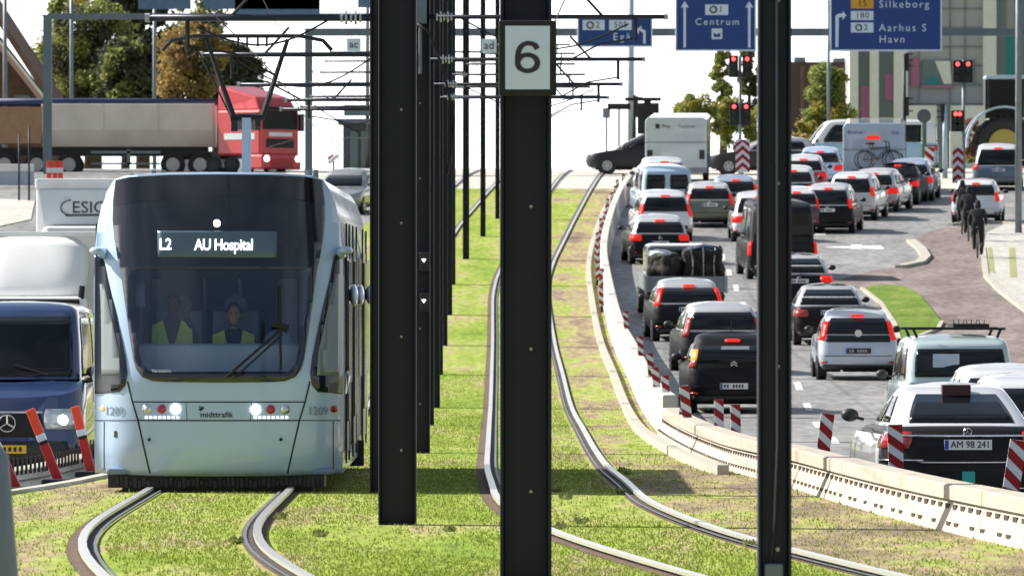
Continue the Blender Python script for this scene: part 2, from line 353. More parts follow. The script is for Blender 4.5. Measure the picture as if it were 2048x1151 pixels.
sheet('road', lambda y: -26, lambda y: 24 if y < 260 else 60, 30, 344, 2, 6, GO, M['asphalt'])
def soil(x, y):
    v = 0
    e = barX(y)-x
    if x > trackR(y)+.85 and y > 110: v += .085
    elif x > trackR(y)+.9: v += .12
    if y < 110 and x < trackL(y)-.9: v += .085
    v -= .06*math.exp(-((x+.9)/.8)**2)
    return v
TR = smooth_path([(30, 6.5), (40, 4.7), (50, 3.2), (61, 1.98), (66, 1.5), (70, 1.12), (80, .6), (94, .47), (102, .43), (136, .37), (170, .32), (195, .28), (220, .22), (232, .3), (245, .55), (273, 1.35), (307, 2.45), (330, 3.3)], 1)
TL = smooth_path([(30, 1.6), (40, .2), (50, -1.35), (61, -2.43), (67, -2.9), (73, -3.1), (86, -3.12), (100, -3.14), (125, -3.3), (150, -3.45), (200, -3.4), (245, -3.0), (271, -2.5), (307, -1.3), (330, -.4)], 1)
def trackR(d): return lerp_path(TR, d)
def trackL(d): return lerp_path(TL, d)
sheet('grass_median', leftX, lambda y: barX(y)-.05, 36, 301, 1, 30, .012, M['turf'], attr=soil)
sheet('crossing_road', lambda y: -9, lambda y: 30, 301.2, 340, 2, 4, .006, M['concrete'])

# short grass growing on the near median: too many blades to count
def blades():
    random.seed(3); vs = []; fs = []
    n = 0
    while n < 120000:
        y = 58+115*random.random()**1.9; x = leftX(y)+random.random()*(barX(y)-.1-leftX(y))
        if abs(abs(x-trackR(y))-.72) < .16 or abs(abs(x-trackL(y))-.72) < .16: continue
        dens = 1.0
        if x > trackR(y)+.9 or x < trackL(y)-.9: dens = .35
        q = math.sin(x*1.7+y*.31)+math.sin(x*.9-y*.17+2)+math.sin(y*.8+x*3.1)*.5
        if q > 1.1: dens *= .35
        if random.random() > dens: continue
        h = random.uniform(.010, .032)*(1.0 if random.random() > .02 else 2.2); a = random.random()*math.pi; wd = .006+.004*random.random()
        dx, dy = math.cos(a)*wd, math.sin(a)*wd; lx, ly = random.gauss(0, .3)*h, random.gauss(0, .3)*h; z = G(y)+.01
        i = len(vs); vs += [(x-dx, y-dy, z), (x+dx, y+dy, z), (x+lx, y+ly, z+h)]; fs.append((i, i+1, i+2)); n += 1
    me = bpy.data.meshes.new('grass_blades'); me.from_pydata(vs, [], fs)
    link('grass_blades', me, M['blade'], None, label='short yellow green grass growing between and beside the rails', cat='grass', kind='stuff')
blades()
def weeds():
    random.seed(11)
    spots = [(1130, 1000), (1115, 985), (1245, 945), (1240, 990), (1162, 1050), (1120, 1060), (640, 1075), (1500, 1095), (1255, 950), (560, 1040), (900, 1065), (470, 1090)]
    for k, (px, py) in enumerate(spots):
        x, d = gp(px, py); vs = []; fs = []
        for _ in range(46):
            a = random.random()*6.28; r = random.uniform(.01, .07); h = random.uniform(.02, .09); i = len(vs)
            cx, cy = x+r*math.cos(a), d+r*math.sin(a); wd = random.uniform(.008, .02)
            vs += [(x+(cx-x)*.2, d, G(d)), (cx-wd, cy, G(d)+h*.7), (cx, cy+wd, G(d)+h), (cx+wd, cy, G(d)+h*.6)]; fs.append((i, i+1, i+2, i+3))
        me = bpy.data.meshes.new('weed'); me.from_pydata(vs, [], fs)
        link('weed', me, M['leaf_g'], None, label='small dark weed tuft in the grass by the rails', cat='weed', group='weed tufts in the median grass')
weeds()

# ---------------------------------------------------------------- tram rails
def rail_strip(P, off, w0, w1, z, d0, d1):
    mb = MB(); n = 0; ds = [d for d in range(d0, d1+1, 1)]; vs = []
    for d in ds:
        x = lerp_path(P, d); dx = (lerp_path(P, d+1)-lerp_path(P, d-1))/2; nv = Vector((1, -dx, 0)).normalized()
        for ww in (w0, w1): vs.append((x+nv.x*(off+ww), d+nv.y*(off+ww), G(d)+z))
    for d in range(len(ds)-1): n = 2*d; mb.f.append((n, n+1, n+3, n+2))
    mb.v = vs; return mb
def track(P, d1, label):
    t = empty('tram_track', (0, 0, 0), label=label, cat='track', kind='structure')
    for s in (-1, 1):
        b = rail_strip(P, s*.75, -.14, .085, .016, 38, d1).build('rail_bed', M['soil'], t)
        r = rail_strip(P, s*.7525, -.036, .036, .040, 38, d1)
        r2 = rail_strip(P, s*.7525, -.055, -.0549, .02, 38, d1)
        o = r.build('rail', M['rail'], t); sm = o.modifiers.new('s', 'SOLIDIFY'); sm.thickness = .03; sm.offset = -1
        rail_strip(P, s*(.7525-.066), -.028, .028, .022, 38, d1).build('groove', M['groove'], o)
        rail_strip(P, s*(.7525-.108), -.014, .014, .036, 38, d1).build('guard_lip', M['galv'], o)
track(TR, 326, 'right tram track of bright grooved rails set in the grass')
track(TL, 326, 'left tram track of bright grooved rails running under the tram')

# ---------------------------------------------------------------- kerbs, cycle path, paving, markings
def strip_px(name, pts, wpx, off, m, **k):            # thin raised kerb following photo points
    P = [gp(*p) for p in pts]; vs = []; fs = []
    Q = []
    for i in range(len(P)-1):
        n = max(1, int(abs(P[i+1][1]-P[i][1])/2)+1)
        for j in range(n): Q.append((P[i][0]+(P[i+1][0]-P[i][0])*j/n, P[i][1]+(P[i+1][1]-P[i][1])*j/n))
    Q.append(P[-1])
    for i, q in enumerate(Q):
        a = Q[max(i-1, 0)]; b = Q[min(i+1, len(Q)-1)]; t = Vector((b[0]-a[0], b[1]-a[1], 0)).normalized(); nn = Vector((-t.y, t.x, 0))*wpx/2
        z = G(q[1]); 
        vs += [(q[0]-nn.x, q[1]-nn.y, z-.03), (q[0]-nn.x, q[1]-nn.y, z+off), (q[0]+nn.x, q[1]+nn.y, z+off), (q[0]+nn.x, q[1]+nn.y, z-.03)]
    for i in range(len(Q)-1):
        for k2 in range(3): a = 4*i+k2; fs.append((a, a+1, a+5, a+4))
    fs += [(0, 1, 2, 3), tuple(range(4*len(Q)-4, 4*len(Q)))]
    mb = MB(); mb.v = vs; mb.f = fs
    return mb.build(name, m, kind='structure', **k)
conform('cycle_path', pathpx([(1662, 563), (1700, 553), (1745, 541), (1800, 534), (1838, 530), (1852, 522), (1846, 506), (1828, 494), (1818, 484), (1835, 472), (1862, 462), (1900, 452), (1950, 446), (1975, 470), (1968, 500), (1974, 555), (2004, 585), (2050, 622), (2120, 680), (2160, 760), (2040, 745), (1960, 712), (1900, 690), (1820, 694), (1792, 688), (1780, 650), (1752, 600), (1724, 578), (1690, 568)]), .006, M['cycle'])
conform('grass_island', pathpx([(1722, 580), (1745, 574), (1775, 572), (1812, 575), (1840, 592), (1862, 618), (1882, 645), (1872, 662), (1832, 676), (1796, 682), (1788, 650), (1760, 610)]), .05, M['verge'])
conform('sidewalk', pathpx([(1968, 500), (1974, 555), (2004, 585), (2050, 618), (2150, 690), (2500, 690), (2500, 452), (2010, 452), (1972, 470)]), .08, M['paving'])
strip_px('kerb', [(1822, 484), (1842, 500), (1852, 516), (1840, 528), (1800, 536)], .3, .10, M['kerb'])
strip_px('kerb', [(1966, 500), (1972, 555), (2002, 586), (2050, 622), (2120, 672)], .16, .11, M['kerb'])
strip_px('kerb', [(1900, 452), (1965, 446), (2045, 450)], .2, .10, M['kerb'])
strip_px('kerb', [(1724, 579), (1762, 608), (1790, 650), (1799, 683), (1838, 675), (1876, 660), (1884, 646)], .10, .07, M['kerb'])
conform('mossy_joint', pathpx([(2018, 500), (2030, 500), (2034, 560), (2020, 560)]), .086, M['moss'])
conform('mossy_joint', pathpx([(1976, 500), (1984, 500), (1990, 552), (1979, 548)]), .086, M['moss'])
strip_px('left_kerb', [(-40, 1003), (0, 992), (80, 980), (150, 968), (215, 954)], .14, .05, M['kerb'])
K = [(d, barX(d)-.46) for d in range(96, 302, 2)]
mb = MB(); 
for d, x in K: mb.v += [(x-.07, d, G(d)-.03), (x-.07, d, G(d)+.13), (x+.07, d, G(d)+.13), (x+.07, d, G(d)-.03)]
for i in range(len(K)-1):
    for k in range(3): a = 4*i+k; mb.f.append((a, a+1, a+5, a+4))
mb.f += [(0, 1, 2, 3), tuple(range(4*len(K)-4, 4*len(K)))[::-1]]
mb.build('median_kerb', M['kerb'], kind='structure')
def mark(name, x, d, wd, ln, dx=0.0, **k):
    conform(name, [(x-wd/2, d), (x+wd/2, d), (x+wd/2+dx, d+ln), (x-wd/2+dx, d+ln)], .008, M['roadpaint'], Gf=GR)
for i in range(16):
    d = 88+i*10.5; x = lerp_path([(80, 5.0), (105, 5.15), (121, 5.2), (135, 5.3), (160, 5.8), (200, 6.1), (260, 6.6)], d)
    mark('lane_dash', x, d, .14, 4, .08)
for px, py in [(1712, 498), (1660, 437), (1735, 432), (1600, 452), (1790, 425), (1690, 442), (1640, 470)]:
    x, d = gp(px, py); mark('lane_dash', x, d, .35, 3, .15)
    if px in (1712,): conform('lane_arrow', [(x-.9, d+1), (x-.9, d+1.5), (x+.9, d+2.4), (x+.9, d-.2)], .009, M['roadpaint'])
for px, py in [(1345, 560), (1350, 580)]: pass
x, d = gp(1530, 470); conform('stop_line', [(3.9, 286), (9.5, 286), (9.5, 286.8), (3.9, 286.8)], .009, M['roadpaint'])

# ---------------------------------------------------------------- cars
def T_mirror(t):
    t = t % 52
    return (t, 1) if t <= 26 else (52-t, -1)
def lut(tab, z):
    if z <= tab[0][0]: return tab[0][1:]
    for a, b in zip(tab, tab[1:]):
        if z <= b[0]:
            q = (z-a[0])/(b[0]-a[0]); return [u+(v-u)*q for u, v in zip(a[1:], b[1:])]
    return tab[-1][1:]
def ring_pt(row, t):            # row: yr, yf, halfwidth, rear radius, front radius, rear bow, front bow
    yr, yf, wd, rr, rf, br, bf = row
    t, s = T_mirror(t)
    def rear(x): return yr+br*(x/wd)**2
    def frnt(x): return yf-bf*(x/wd)**2
    if t <= 4: x = (wd-rr)*t/4; y = rear(x)
    elif t <= 8:
        a = (t-4)/4*math.pi/2; x = wd-rr+rr*math.sin(a); y = rear(wd-rr)+rr*(1-math.cos(a))
    elif t <= 18:
        y0 = rear(wd-rr)+rr; y1 = frnt(wd-rf)-rf; q = (t-8)/10; x = wd+.03*math.sin(q*math.pi); y = y0+(y1-y0)*q
    elif t <= 22:
        a = (t-18)/4*math.pi/2; x = wd-rf+rf*math.cos(a); y = frnt(wd-rf)-rf+rf*math.sin(a)
    else: x = (wd-rf)*(26-t)/4; y = frnt(x)
    return s*x, y
class Car:
    def __init__(s, name, label, cat, group, px, sc_, L_=4.2, W=1.75, H=1.48, kind='hatch', color=(.3, .3, .3), roof=None, belt=.92, yaw=0, lamps='belt', lit=True, front=False,
                 plate=None, pm=None, emblem=True, brake=True, wheel=.32, bumper=False, rear_glass=True, side_glass=True, lampz=None, rearslope=None, wiper=True, antenna=False, rearwin=(0, 0), custom=None, at=None):
        s.k = dict(L=L_, W=W, H=H); w_ = W/2; kind_ = kind
        d = F/sc_; x = (px-1024)/sc_
        if at: x, d = at
        s.root = empty(name, (x, d, GR(d)), R(yaw if abs(yaw) > 45 else -yaw), math.atan(slope(d+2)) if abs(yaw) < 45 else (-math.atan(slope(d-2)) if abs(yaw) > 135 else 0), label=label, cat=cat, group=group)
        if front: s.root.location.y += L_; s.root.location.z = GR(d+L_/2)
        low = [(.22, .22, L_-.25, .86*w_, .2, .35, .05, .12), (.30, .07, L_-.08, .95*w_, .2, .42, .08, .18), (.48, .0, L_, 1.0*w_, .22, .45, .10, .22), (.68, .03, L_-.03, 1.0*w_, .22, .45, .10, .22),
               (belt-.07, .07, L_-.12, .985*w_, .2, .45, .10, .2), (belt, .11, L_-.2, .95*w_, .2, .4, .10, .2)]
        if kind in ('van', 'box'): low = [(a, b*.3, c_, d_*1.01, e*.6, f, g*.3, h) for a, b, c_, d_, e, f, g, h in low]
        G0 = dict(hatch=(.12, .42, 1.15, 2.0), wagon=(.12, .36, 1.2, 2.0), sedan=(.85, 1.45, 1.35, 2.15), van=(.03, .12, .75, 1.35), suv=(.12, .40, 1.2, 1.95), coupe=(.6, 1.4, 1.3, 2.1))[kind]
        if rearslope: G0 = (G0[0], rearslope, G0[2], G0[3])
        a0, a1, b0, b1 = G0; tw = .86 if kind == 'van' else .70 if kind == 'sedan' else .77
        gh = [(belt, a0, L_-b0, .93*w_, .16, .25, .10, .18), (belt+(H-belt)*.45, a0+(a1-a0)*.40, L_-b0-(b1-b0)*.5, (.93+tw)/2*1.01*w_, .16, .25, .09, .15),
              (H-.17, a1-.05, L_-b1, tw*w_, .16, .22, .08, .12), (H-.10, a1+.05, L_-b1-.08, (tw-.02)*w_, .16, .22, .08, .12), (H-.045, a1+.26, L_-b1-.2, (tw-.08)*w_, .16, .22, .08, .12), (H-.01, a1+.60, L_-b1-.4, (tw-.20)*w_, .16, .2, .08, .1)]
        if kind == 'sedan': gh = [(H-(H-r_[0])*.55 if i_ >= 2 else r_[0],)+r_[1:] for i_, r_ in enumerate(gh)]
        if custom: low, gh = custom
        s.low, s.gh, s.belt, s.H, s.L, s.w = low, gh, belt, H, L_, w_
        cowl = L_-b0
        def top(y):
            if y > cowl-.1: return belt-.02-(.20 if kind != 'van' else .28)*max(0, (y-cowl+.1)/(b0+.1))**1.5
            return belt+.02
        s.top = top
        body = MB(); s.shell(body, low, top, capz=True)
        b = body.build('body', paint(color), s.root, True); auto(b, 50); s.body = b
        g = MB(); s.shell(g, gh, None, crown=.035)
        rm = paint(roof if roof else color); c = g.build('roof', rm, s.root, True); auto(c, 55); s.roof = c  # pale roof colours paint in the sky and sun glare on car tops
        GL = M['glass']
        zt = H-.19 if kind != 'sedan' else H-.11
        if custom: zt = 1.375
        if rear_glass: s.patch('rear_window', -5.3 if not custom else -4.8, 5.3 if not custom else 4.8, belt+.04+rearwin[0], zt-rearwin[1], GL, .008)
        if side_glass:
            for sg in (1, -1):
                s.patch('side_window', sg*8.9, sg*12.3, belt+.04, zt-.02, GL, .006); s.patch('side_window', sg*12.7, sg*17.6, belt+.04, zt-.02, GL, .006)
        s.patch('windscreen', 20.3, 31.7, belt+.04, zt, GL, .008)
        TM = M['tailon'] if lit else M['tail']
        z0, z1 = lampz if lampz else ((belt-.28, belt-.08) if lamps == 'belt' else (belt-.22, H-.30))
        tl = 4.5 if custom else 3.3 if lamps == 'belt' else 5.0
        for sg in (1, -1): s.patch('tail_lamp', sg*tl, sg*(8.9 if lamps == 'belt' else 8.3), z0, z1, TM, .018)
        if kind in ('hatch', 'wagon', 'suv'):
            s.patch('tailgate_seam', -5.4, 5.4, .505, .517, M['black'], .006)
            for sg in (1, -1): s.patch('reflector', sg*4.6, sg*6.6, .36, .40, M['tail'], .024)
        if brake: s.patch('brake_lamp', -1.2, 1.2, H-.165 if kind != 'sedan' else H-.10, H-.125 if kind != 'sedan' else H-.07, M['brake'], .02)
        if bumper: s.patch('bumper', -8.5, 8.5, .26, .46, M['plastic'], .02)
        else: s.patch('bumper', -6.5, 6.5, .23, .33, M['plastic'], .015)
        pz = pm if pm else .78 if kind in ('hatch', 'sedan', 'wagon', 'suv') else .62
        x_, yy, _ = s.pt(0, pz); pmh = MB().box(-.26, .26, yy-.028, yy-.006, pz-.055, pz+.055).build('number_plate', M['plate'] if plate != 'dark' else M['plastic'], s.root)
        s.py, s.pz = yy, pz; tw_ = 0
        if plate != 'own':
            ink = MB()
            for i in range(7):
                if i in (2,): continue
                ink.box(-.19+i*.055, -.155+i*.055, yy-.031, yy-.027, pz-.03, pz+.03)
            ink.build('plate_marks', M['ink'] if plate != 'dark' else M['rim'], pmh)
            MB().box(-.255, -.215, yy-.031, yy-.027, pz-.05, pz+.05).build('plate_edge', M['plate_b'], pmh)
        if emblem:
            ez = pz+.14 if pz+.2 < belt else belt-.08; x_, yy, _ = s.pt(0, ez)
            MB().ring((0, yy-.015, ez), .045, .010, 'y', 14, 5).build('emblem', M['chrome'], s.root)
        if wiper:
            x0, y0, z0 = s.pt(0, belt+.07); x1, y1, z1_ = s.pt(3.2, belt+.14)
            MB().tube([(x0, y0-.03, z0), (x1, y1-.03, z1_)], .012, 5).build('wiper', M['plastic'], s.root)
        mm = MB(); 
        for sg in (1, -1):
            o = MB().ell((sg*(w_+.10), L_-b0-.35, belt+.10), (.10, .06, .075)).tube([(sg*(w_-.06), L_-b0-.33, belt+.05), (sg*(w_+.06), L_-b0-.34, belt+.08)], .02, 6)
            o.build('door_mirror', M['plastic'], s.root, True)
        # wheels
        for sg in (1, -1):
            for wy in (.78, L_-.85):
                wl = empty('wheel', (sg*(w_-.09), wy, wheel)); wl.parent = s.root
                ty = MB().disc((0, 0, 0), wheel, 'x', .20, 26).build('tyre', M['tyre'], wl, bevel=.02)
                r = MB().disc((sg*.102, 0, 0), wheel*.62, 'x', .02, 18)
                r.build('rim', M['rim'], wl)
                sp = MB()
                for q in range(5):
                    a = 2*math.pi*q/5+.3; sp.cbox((sg*.116, math.cos(a)*wheel*.38, math.sin(a)*wheel*.38), (.006, wheel*.16, wheel*.16))
                sp.build('rim_gap', M['black'], wl)
                MB().tube([(sg*.06, 0, 0), (sg*.0955, 0, 0)], wheel+.055, 26).build('wheel_arch', M['black'], wl)
        MB().box(-w_*.8, w_*.8, .4, L_-.4, .17, .26).build('underbody', M['under'], s.root)
        if antenna:
            x_, yy, zz = 0, a1+.35, H+.01
            MB().tube([(0, yy, zz), (0, yy-.08, zz+.22)], .008, 5).build('antenna', M['black'], s.root)
        MB().tube([(-.35, .16, .20), (-.35, .02, .20)], .03, 8).build('exhaust', M['chrome'], s.root)
    def shell(s, mb, tab, top, capz=False, crown=0):
        # refine rows
        rows = []
        for a, b in zip(tab, tab[1:]):
            for j in range(2): q = j/2; rows.append([u+(v-u)*q for u, v in zip(a, b)])
        rows.append(list(tab[-1])); n = 52; vs = []; fs = []
        for r in rows:
            for t in range(n):
                x, y = ring_pt(r[1:], t); z = r[0]
                if top: z = min(z, top(y))
                vs.append((x, y, z))
        for i in range(len(rows)-1):
            for t in range(n): fs.append((i*n+t, i*n+(t+1) % n, (i+1)*n+(t+1) % n, (i+1)*n+t))
        base = (len(rows)-1)*n; last = rows[-1]; ym = (last[1]+last[2])/2
        prev = base
        for q in (.8, .5, .2):
            st = len(vs)
            for t in range(n):
                x, y = ring_pt(last[1:], t); y2 = ym+(y-ym)*(.96 if q == .8 else .85 if q == .5 else .6); x2 = x*q
                z = last[0]+crown*(1-q*q)
                if top: z = min(last[0]+.02*(1-q), top(y2)+.02*(1-q))
                vs.append((x2, y2, z))
            for t in range(n): fs.append((prev+t, prev+(t+1) % n, st+(t+1) % n, st+t))
            prev = st
        fs.append(tuple(range(prev, prev+n))); fs.append(tuple(range(n))[::-1])
        mb.add(vs, fs)
    def pt(s, t, z):
        tab = s.low if z <= s.belt else s.gh; x, y = ring_pt(lut(tab, z), t); return x, y, z
    def patch(s, name, t0, t1, z0, z1, m, off, parent=None, nt_=None, **k):
        tab = s.low if (z0+z1)/2 <= s.belt else s.gh
        span = abs(t1-t0); n = nt_ or max(3, int(span*1.5)); mz = max(2, int((z1-z0)/.12)+1); vs = []; fs = []
        c0 = .18
        for off_ in (off, -.01):
            for j in range(mz+1):
                zz = z0+(z1-z0)*j/mz; ed = min(j, mz-j)/mz
                for i in range(n+1):
                    q = i/n; ins = (0 if ed > 0 else min(.22, c0/span))   # clip corners a little
                    t = t0+(t1-t0)*(ins+(1-2*ins)*q)
                    def P(t, z):
                        tb = s.low if z <= s.belt else s.gh
                        x, y = ring_pt(lut(tb, z), t); return Vector((x, y, z))
                    p = P(t, zz); u = P(t+.15, zz)-P(t-.15, zz); v = P(t, zz+.03)-P(t, zz-.03); nn = u.cross(v)
                    nn = nn.normalized() if nn.length > 1e-9 else Vector((0, -1, 0))
                    vs.append(tuple(p+nn*off_))
        N = (n+1)*(mz+1)
        for j in range(mz):
            for i in range(n): a = j*(n+1)+i; fs.append((a, a+1, a+n+2, a+n+1))
        bnd = [i for i in range(n+1)]+[j*(n+1)+n for j in range(1, mz+1)]+[mz*(n+1)+i for i in range(n-1, -1, -1)]+[j*(n+1) for j in range(mz-1, 0, -1)]
        for a, b in zip(bnd, bnd[1:]+bnd[:1]): fs.append((a, b, b+N, a+N))
        return MB().add(vs, fs).build(name, m, parent or s.root, True, **k)

WHT = (.72, .73, .75); BLK = (.012, .012, .014); SIL = (.38, .40, .42); DBL = (.02, .03, .07); LBL = (.42, .55, .72); GRN = (.11, .13, .08); RED_ = (.35, .02, .02); GRY = (.10, .11, .13)
Q1 = 'cars queuing in the lane beside the barrier'; Q2 = 'cars queuing in the middle lane'; Q3 = 'cars queuing in the far right lanes'
# the lane beside the barrier
c = Car('hatchback', 'black small hatchback with an orange indicator lamp, nearest car beside the barrier', 'car', Q1, 1468, 107, 3.85, 1.69, 1.50, 'hatch', BLK, yaw=-2, lamps='high', lampz=(.86, 1.20), pm=.52, antenna=True, rearslope=.5, emblem=False, lit=False, rearwin=(.0, .05))
for q in (0, 1):
    MB().prism([(-.06, .90+q*.045), (0, .94+q*.045), (.06, .90+q*.045), (.06, .885+q*.045), (0, .925+q*.045), (-.06, .885+q*.045)], .05, .09).build('emblem', M['chrome'], c.root)
c.patch('indicator_lamp', -5.2, -8.2, .98, 1.18, M['orange'], .026)
MB().box(-.22, .30, .40, .42, 1.20, 1.26).build('window_sticker', M['whites'], c.root).location.y = -.16
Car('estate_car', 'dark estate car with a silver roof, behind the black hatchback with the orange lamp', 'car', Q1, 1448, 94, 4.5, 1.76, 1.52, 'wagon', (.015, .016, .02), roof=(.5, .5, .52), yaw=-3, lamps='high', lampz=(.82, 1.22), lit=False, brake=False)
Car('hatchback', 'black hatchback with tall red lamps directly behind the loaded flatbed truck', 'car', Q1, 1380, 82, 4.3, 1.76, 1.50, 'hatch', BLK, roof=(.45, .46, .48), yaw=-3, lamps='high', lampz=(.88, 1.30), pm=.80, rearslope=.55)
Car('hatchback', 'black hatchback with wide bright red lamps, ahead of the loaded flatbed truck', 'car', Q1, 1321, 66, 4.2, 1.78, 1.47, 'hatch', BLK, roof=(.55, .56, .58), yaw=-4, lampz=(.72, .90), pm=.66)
Car('estate_car', 'white estate car with roof rails, behind the light blue panel van', 'car', Q1, 1332, 61.8, 4.5, 1.78, 1.60, 'wagon', WHT, yaw=-4, lamps='high', lampz=(.8, 1.2))
v = Car('panel_van', 'light blue panel van with two rear door windows beside the barrier', 'van', Q1, 1335, 58.5, 4.8, 1.85, 1.88, 'van', LBL, yaw=-4, lamps='high', lampz=(.7, 1.0), rear_glass=False, belt=1.02, brake=False, wiper=False)
for sg in (-1, 1): v.patch('rear_door_window', sg*.5, sg*4.6, 1.12, 1.62, M['glass'], .012)
Car('estate_car', 'white car with a lit brake lamp squeezed between the blue van and the camper', 'car', Q1, 1330, 55.7, 4.4, 1.8, 1.65, 'wagon', WHT, yaw=-3)
# middle lane
Car('hatchback', 'olive hatchback with a white roof and one bright lamp, left in the middle lane', 'car', Q2, 1420, 59.5, 4.0, 1.68, 1.5, 'hatch', GRN, roof=(.6, .6, .58), yaw=-2, lamps='high', lampz=(.75, 1.15))
Car('hatchback', 'silver blue hatchback with round red lamps in the middle lane', 'car', Q2, 1472, 58.2, 4.0, 1.68, 1.5, 'hatch', (.35, .42, .52), yaw=-2, lamps='high', lampz=(.8, 1.2))
Car('hatchback', 'white car half hidden by the dark panel van and the dark mast', 'car', Q2, 1520, 62, 4.1, 1.75, 1.6, 'hatch', WHT, yaw=-1)
v = Car('panel_van', 'tall black panel van behind the dark mast', 'van', Q2, 1566, 69, 5.2, 1.98, 2.25, 'van', (.015, .018, .022), yaw=-3, lamps='high', lampz=(.7, 1.1), rear_glass=False, belt=1.1, wheel=.35, brake=False, roof=(.02, .024, .03), wiper=False)
v.patch('rear_window', -5.2, 5.2, 1.25, 2.0, M['glass'], .012)
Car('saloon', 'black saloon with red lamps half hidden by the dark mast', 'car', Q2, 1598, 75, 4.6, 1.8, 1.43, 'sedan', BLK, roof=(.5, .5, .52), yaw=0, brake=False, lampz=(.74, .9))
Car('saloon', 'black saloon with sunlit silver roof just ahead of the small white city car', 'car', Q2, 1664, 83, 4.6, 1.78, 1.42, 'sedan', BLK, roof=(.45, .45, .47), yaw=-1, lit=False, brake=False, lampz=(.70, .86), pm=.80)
c = Car('city_car', 'small white city car with black tailgate glass in the middle lane', 'car', Q2, 1717, 96, 3.6, 1.64, 1.48, 'hatch', (.50, .56, .66), roof=(.66, .68, .72), yaw=-1, lamps='high', lampz=(.84, 1.22), plate='dark', pm=.62, emblem=False, rearslope=.42, wiper=False)
c.patch('tailgate_glass', -4.9, 4.9, .80, .935, M['glass'], .012)
MB().disc((0, .07, .985), .075, 'y', .03, 18).build('emblem', M['chrome'], c.root)
v = Car('people_carrier', 'pale grey people carrier with a black roof rack', 'car', Q2, 1922, 122, 4.4, 1.86, 1.74, 'van', (.44, .54, .56), yaw=-2, belt=.98, lampz=(.66, .80), lamps='belt', lit=False, brake=False, rearslope=.22, rear_glass=False)
v.patch('rear_window', -4.9, 4.9, 1.06, 1.52, M['glass'], .014)
for yy in (.7, 2.2):
    rk = MB().box(-.80, .80, yy, yy+.05, 1.83, 1.87)
    for sg in (-1, 1): rk.tube([(sg*.66, yy+.02, 1.70), (sg*.72, yy+.02, 1.84)], .025, 6)
    rk.build('roof_bar', M['black'], v.root)
rk = MB().box(-.05, .55, .9, 1.9, 1.87, 1.93)
for q in range(8): rk.tube([(-.02+q*.07, .95, 1.92), (-.02+q*.07+(q % 3-1)*.02, .95, 2.0)], .008, 5)
rk.build('roof_basket', M['black'], v.root)
MB().box(-.45, -.02, .24, .26, 1.22, 1.44).build('window_sticker', M['cabgrey'], v.root).location.y = -.16
# the saloon in front
hw_ = .93
TAXI = ([(.20, .22, 4.65, .86*hw_, .2, .35, .05, .12), (.30, .05, 4.85, .96*hw_, .25, .42, .08, .18), (.5, .0, 4.9, 1.0*hw_, .34, .45, .12, .22), (.78, .04, 4.87, .995*hw_, .38, .45, .14, .22), (.93, .07, 4.8, .94*hw_, .34, .45, .14, .2), (.99, .12, 4.75, .89*hw_, .32, .45, .14, .2), (1.03, .20, 4.7, .83*hw_, .30, .4, .14, .2)],
        [(1.03, .62, 3.5, .82*hw_, .22, .25, .10, .18), (1.13, .84, 3.3, .775*hw_, .22, .25, .10, .16), (1.27, 1.14, 3.0, .705*hw_, .22, .25, .10, .14), (1.385, 1.40, 2.75, .635*hw_, .20, .22, .10, .12), (1.43, 1.54, 2.6, .60*hw_, .18, .22, .10, .12), (1.462, 1.75, 2.5, .54*hw_, .16, .22, .08, .1), (1.48, 2.05, 2.4, .40*hw_, .12, .2, .08, .1)])
c = Car('saloon', 'large black saloon taxi with silver flanks, roof sign and green sticker, nearest of all cars', 'taxi', 'cars in the nearest right lane', 1937, 183, 4.9, 1.86, 1.46, 'sedan', BLK, roof=(.66, .67, .70), yaw=-2.4, lit=False, brake=False, pm=.84, plate='own', belt=1.03, lampz=(.80, .97), emblem=False, wiper=False, custom=TAXI)
rt = c.root
pl = [o for o in rt.children if o.name.startswith('number_plate')][0]
MB().box(-.258, -.215, c.py-.032, c.py-.026, c.pz-.05, c.pz+.05).build('plate_edge', M['plate_b'], pl)
put_text('plate_lettering', 'AM 98 241', .105, (.025, c.py-.031, c.pz), M['ink'], pl, sx=.92)
c.patch('chrome_strip', -6.3, 6.3, .925, .94, M['chrome'], .02)
c.patch('chrome_strip', -3.9, 3.9, .64, .652, M['chrome'], .02)
for sg in (-1, 1): c.patch('bumper_trim', sg*2.5, sg*7.6, .36, .375, M['chrome'], .03); c.patch('lamp_trim', sg*3.4, sg*8.2, .66, .675, M['chrome'], .026)
x_, yy, _ = c.pt(0, .5); MB().box(-.07, .07, yy-.02, yy+.02, .43, .55).build('sticker', M['sticker'], rt)
ex, ey, _ = c.pt(0, .985)
em = MB().ring((0, ey-.03, .975), .045, .006, 'y', 18, 5)
for q in range(3):
    a = math.pi/2+q*2*math.pi/3; em.tube([(0, ey-.03, .975), (.045*math.cos(a), ey-.03, .975+.045*math.sin(a))], .005, 4)
em.build('emblem', M['chrome'], rt)
for sg in (-1, 1):
    c.patch('flank_glint', sg*8.4, sg*17.8, .34, .94, paint((.50, .52, .53)), .012)  # glint on the black body sides, laid on as pale patches
MB().box(-.16, .16, 1.34, 1.5, 1.36, 1.485).build('roof_sign', mat('sign_dark_red', (.05, .006, .008), .5), rt, bevel=.01)
Car('estate_car', 'white car at the right edge beyond the taxi', 'car', 'cars in the nearest right lane', 2042, 126, 4.5, 1.8, 1.5, 'wagon', WHT, yaw=-2, at=(7.35, 117), brake=False)
Car('estate_car', 'white car furthest right, its roof beside the taxi', 'car', 'cars in the nearest right lane', 2080, 140, 4.5, 1.8, 1.5, 'wagon', WHT, yaw=-2, at=(7.1, 107), brake=False)
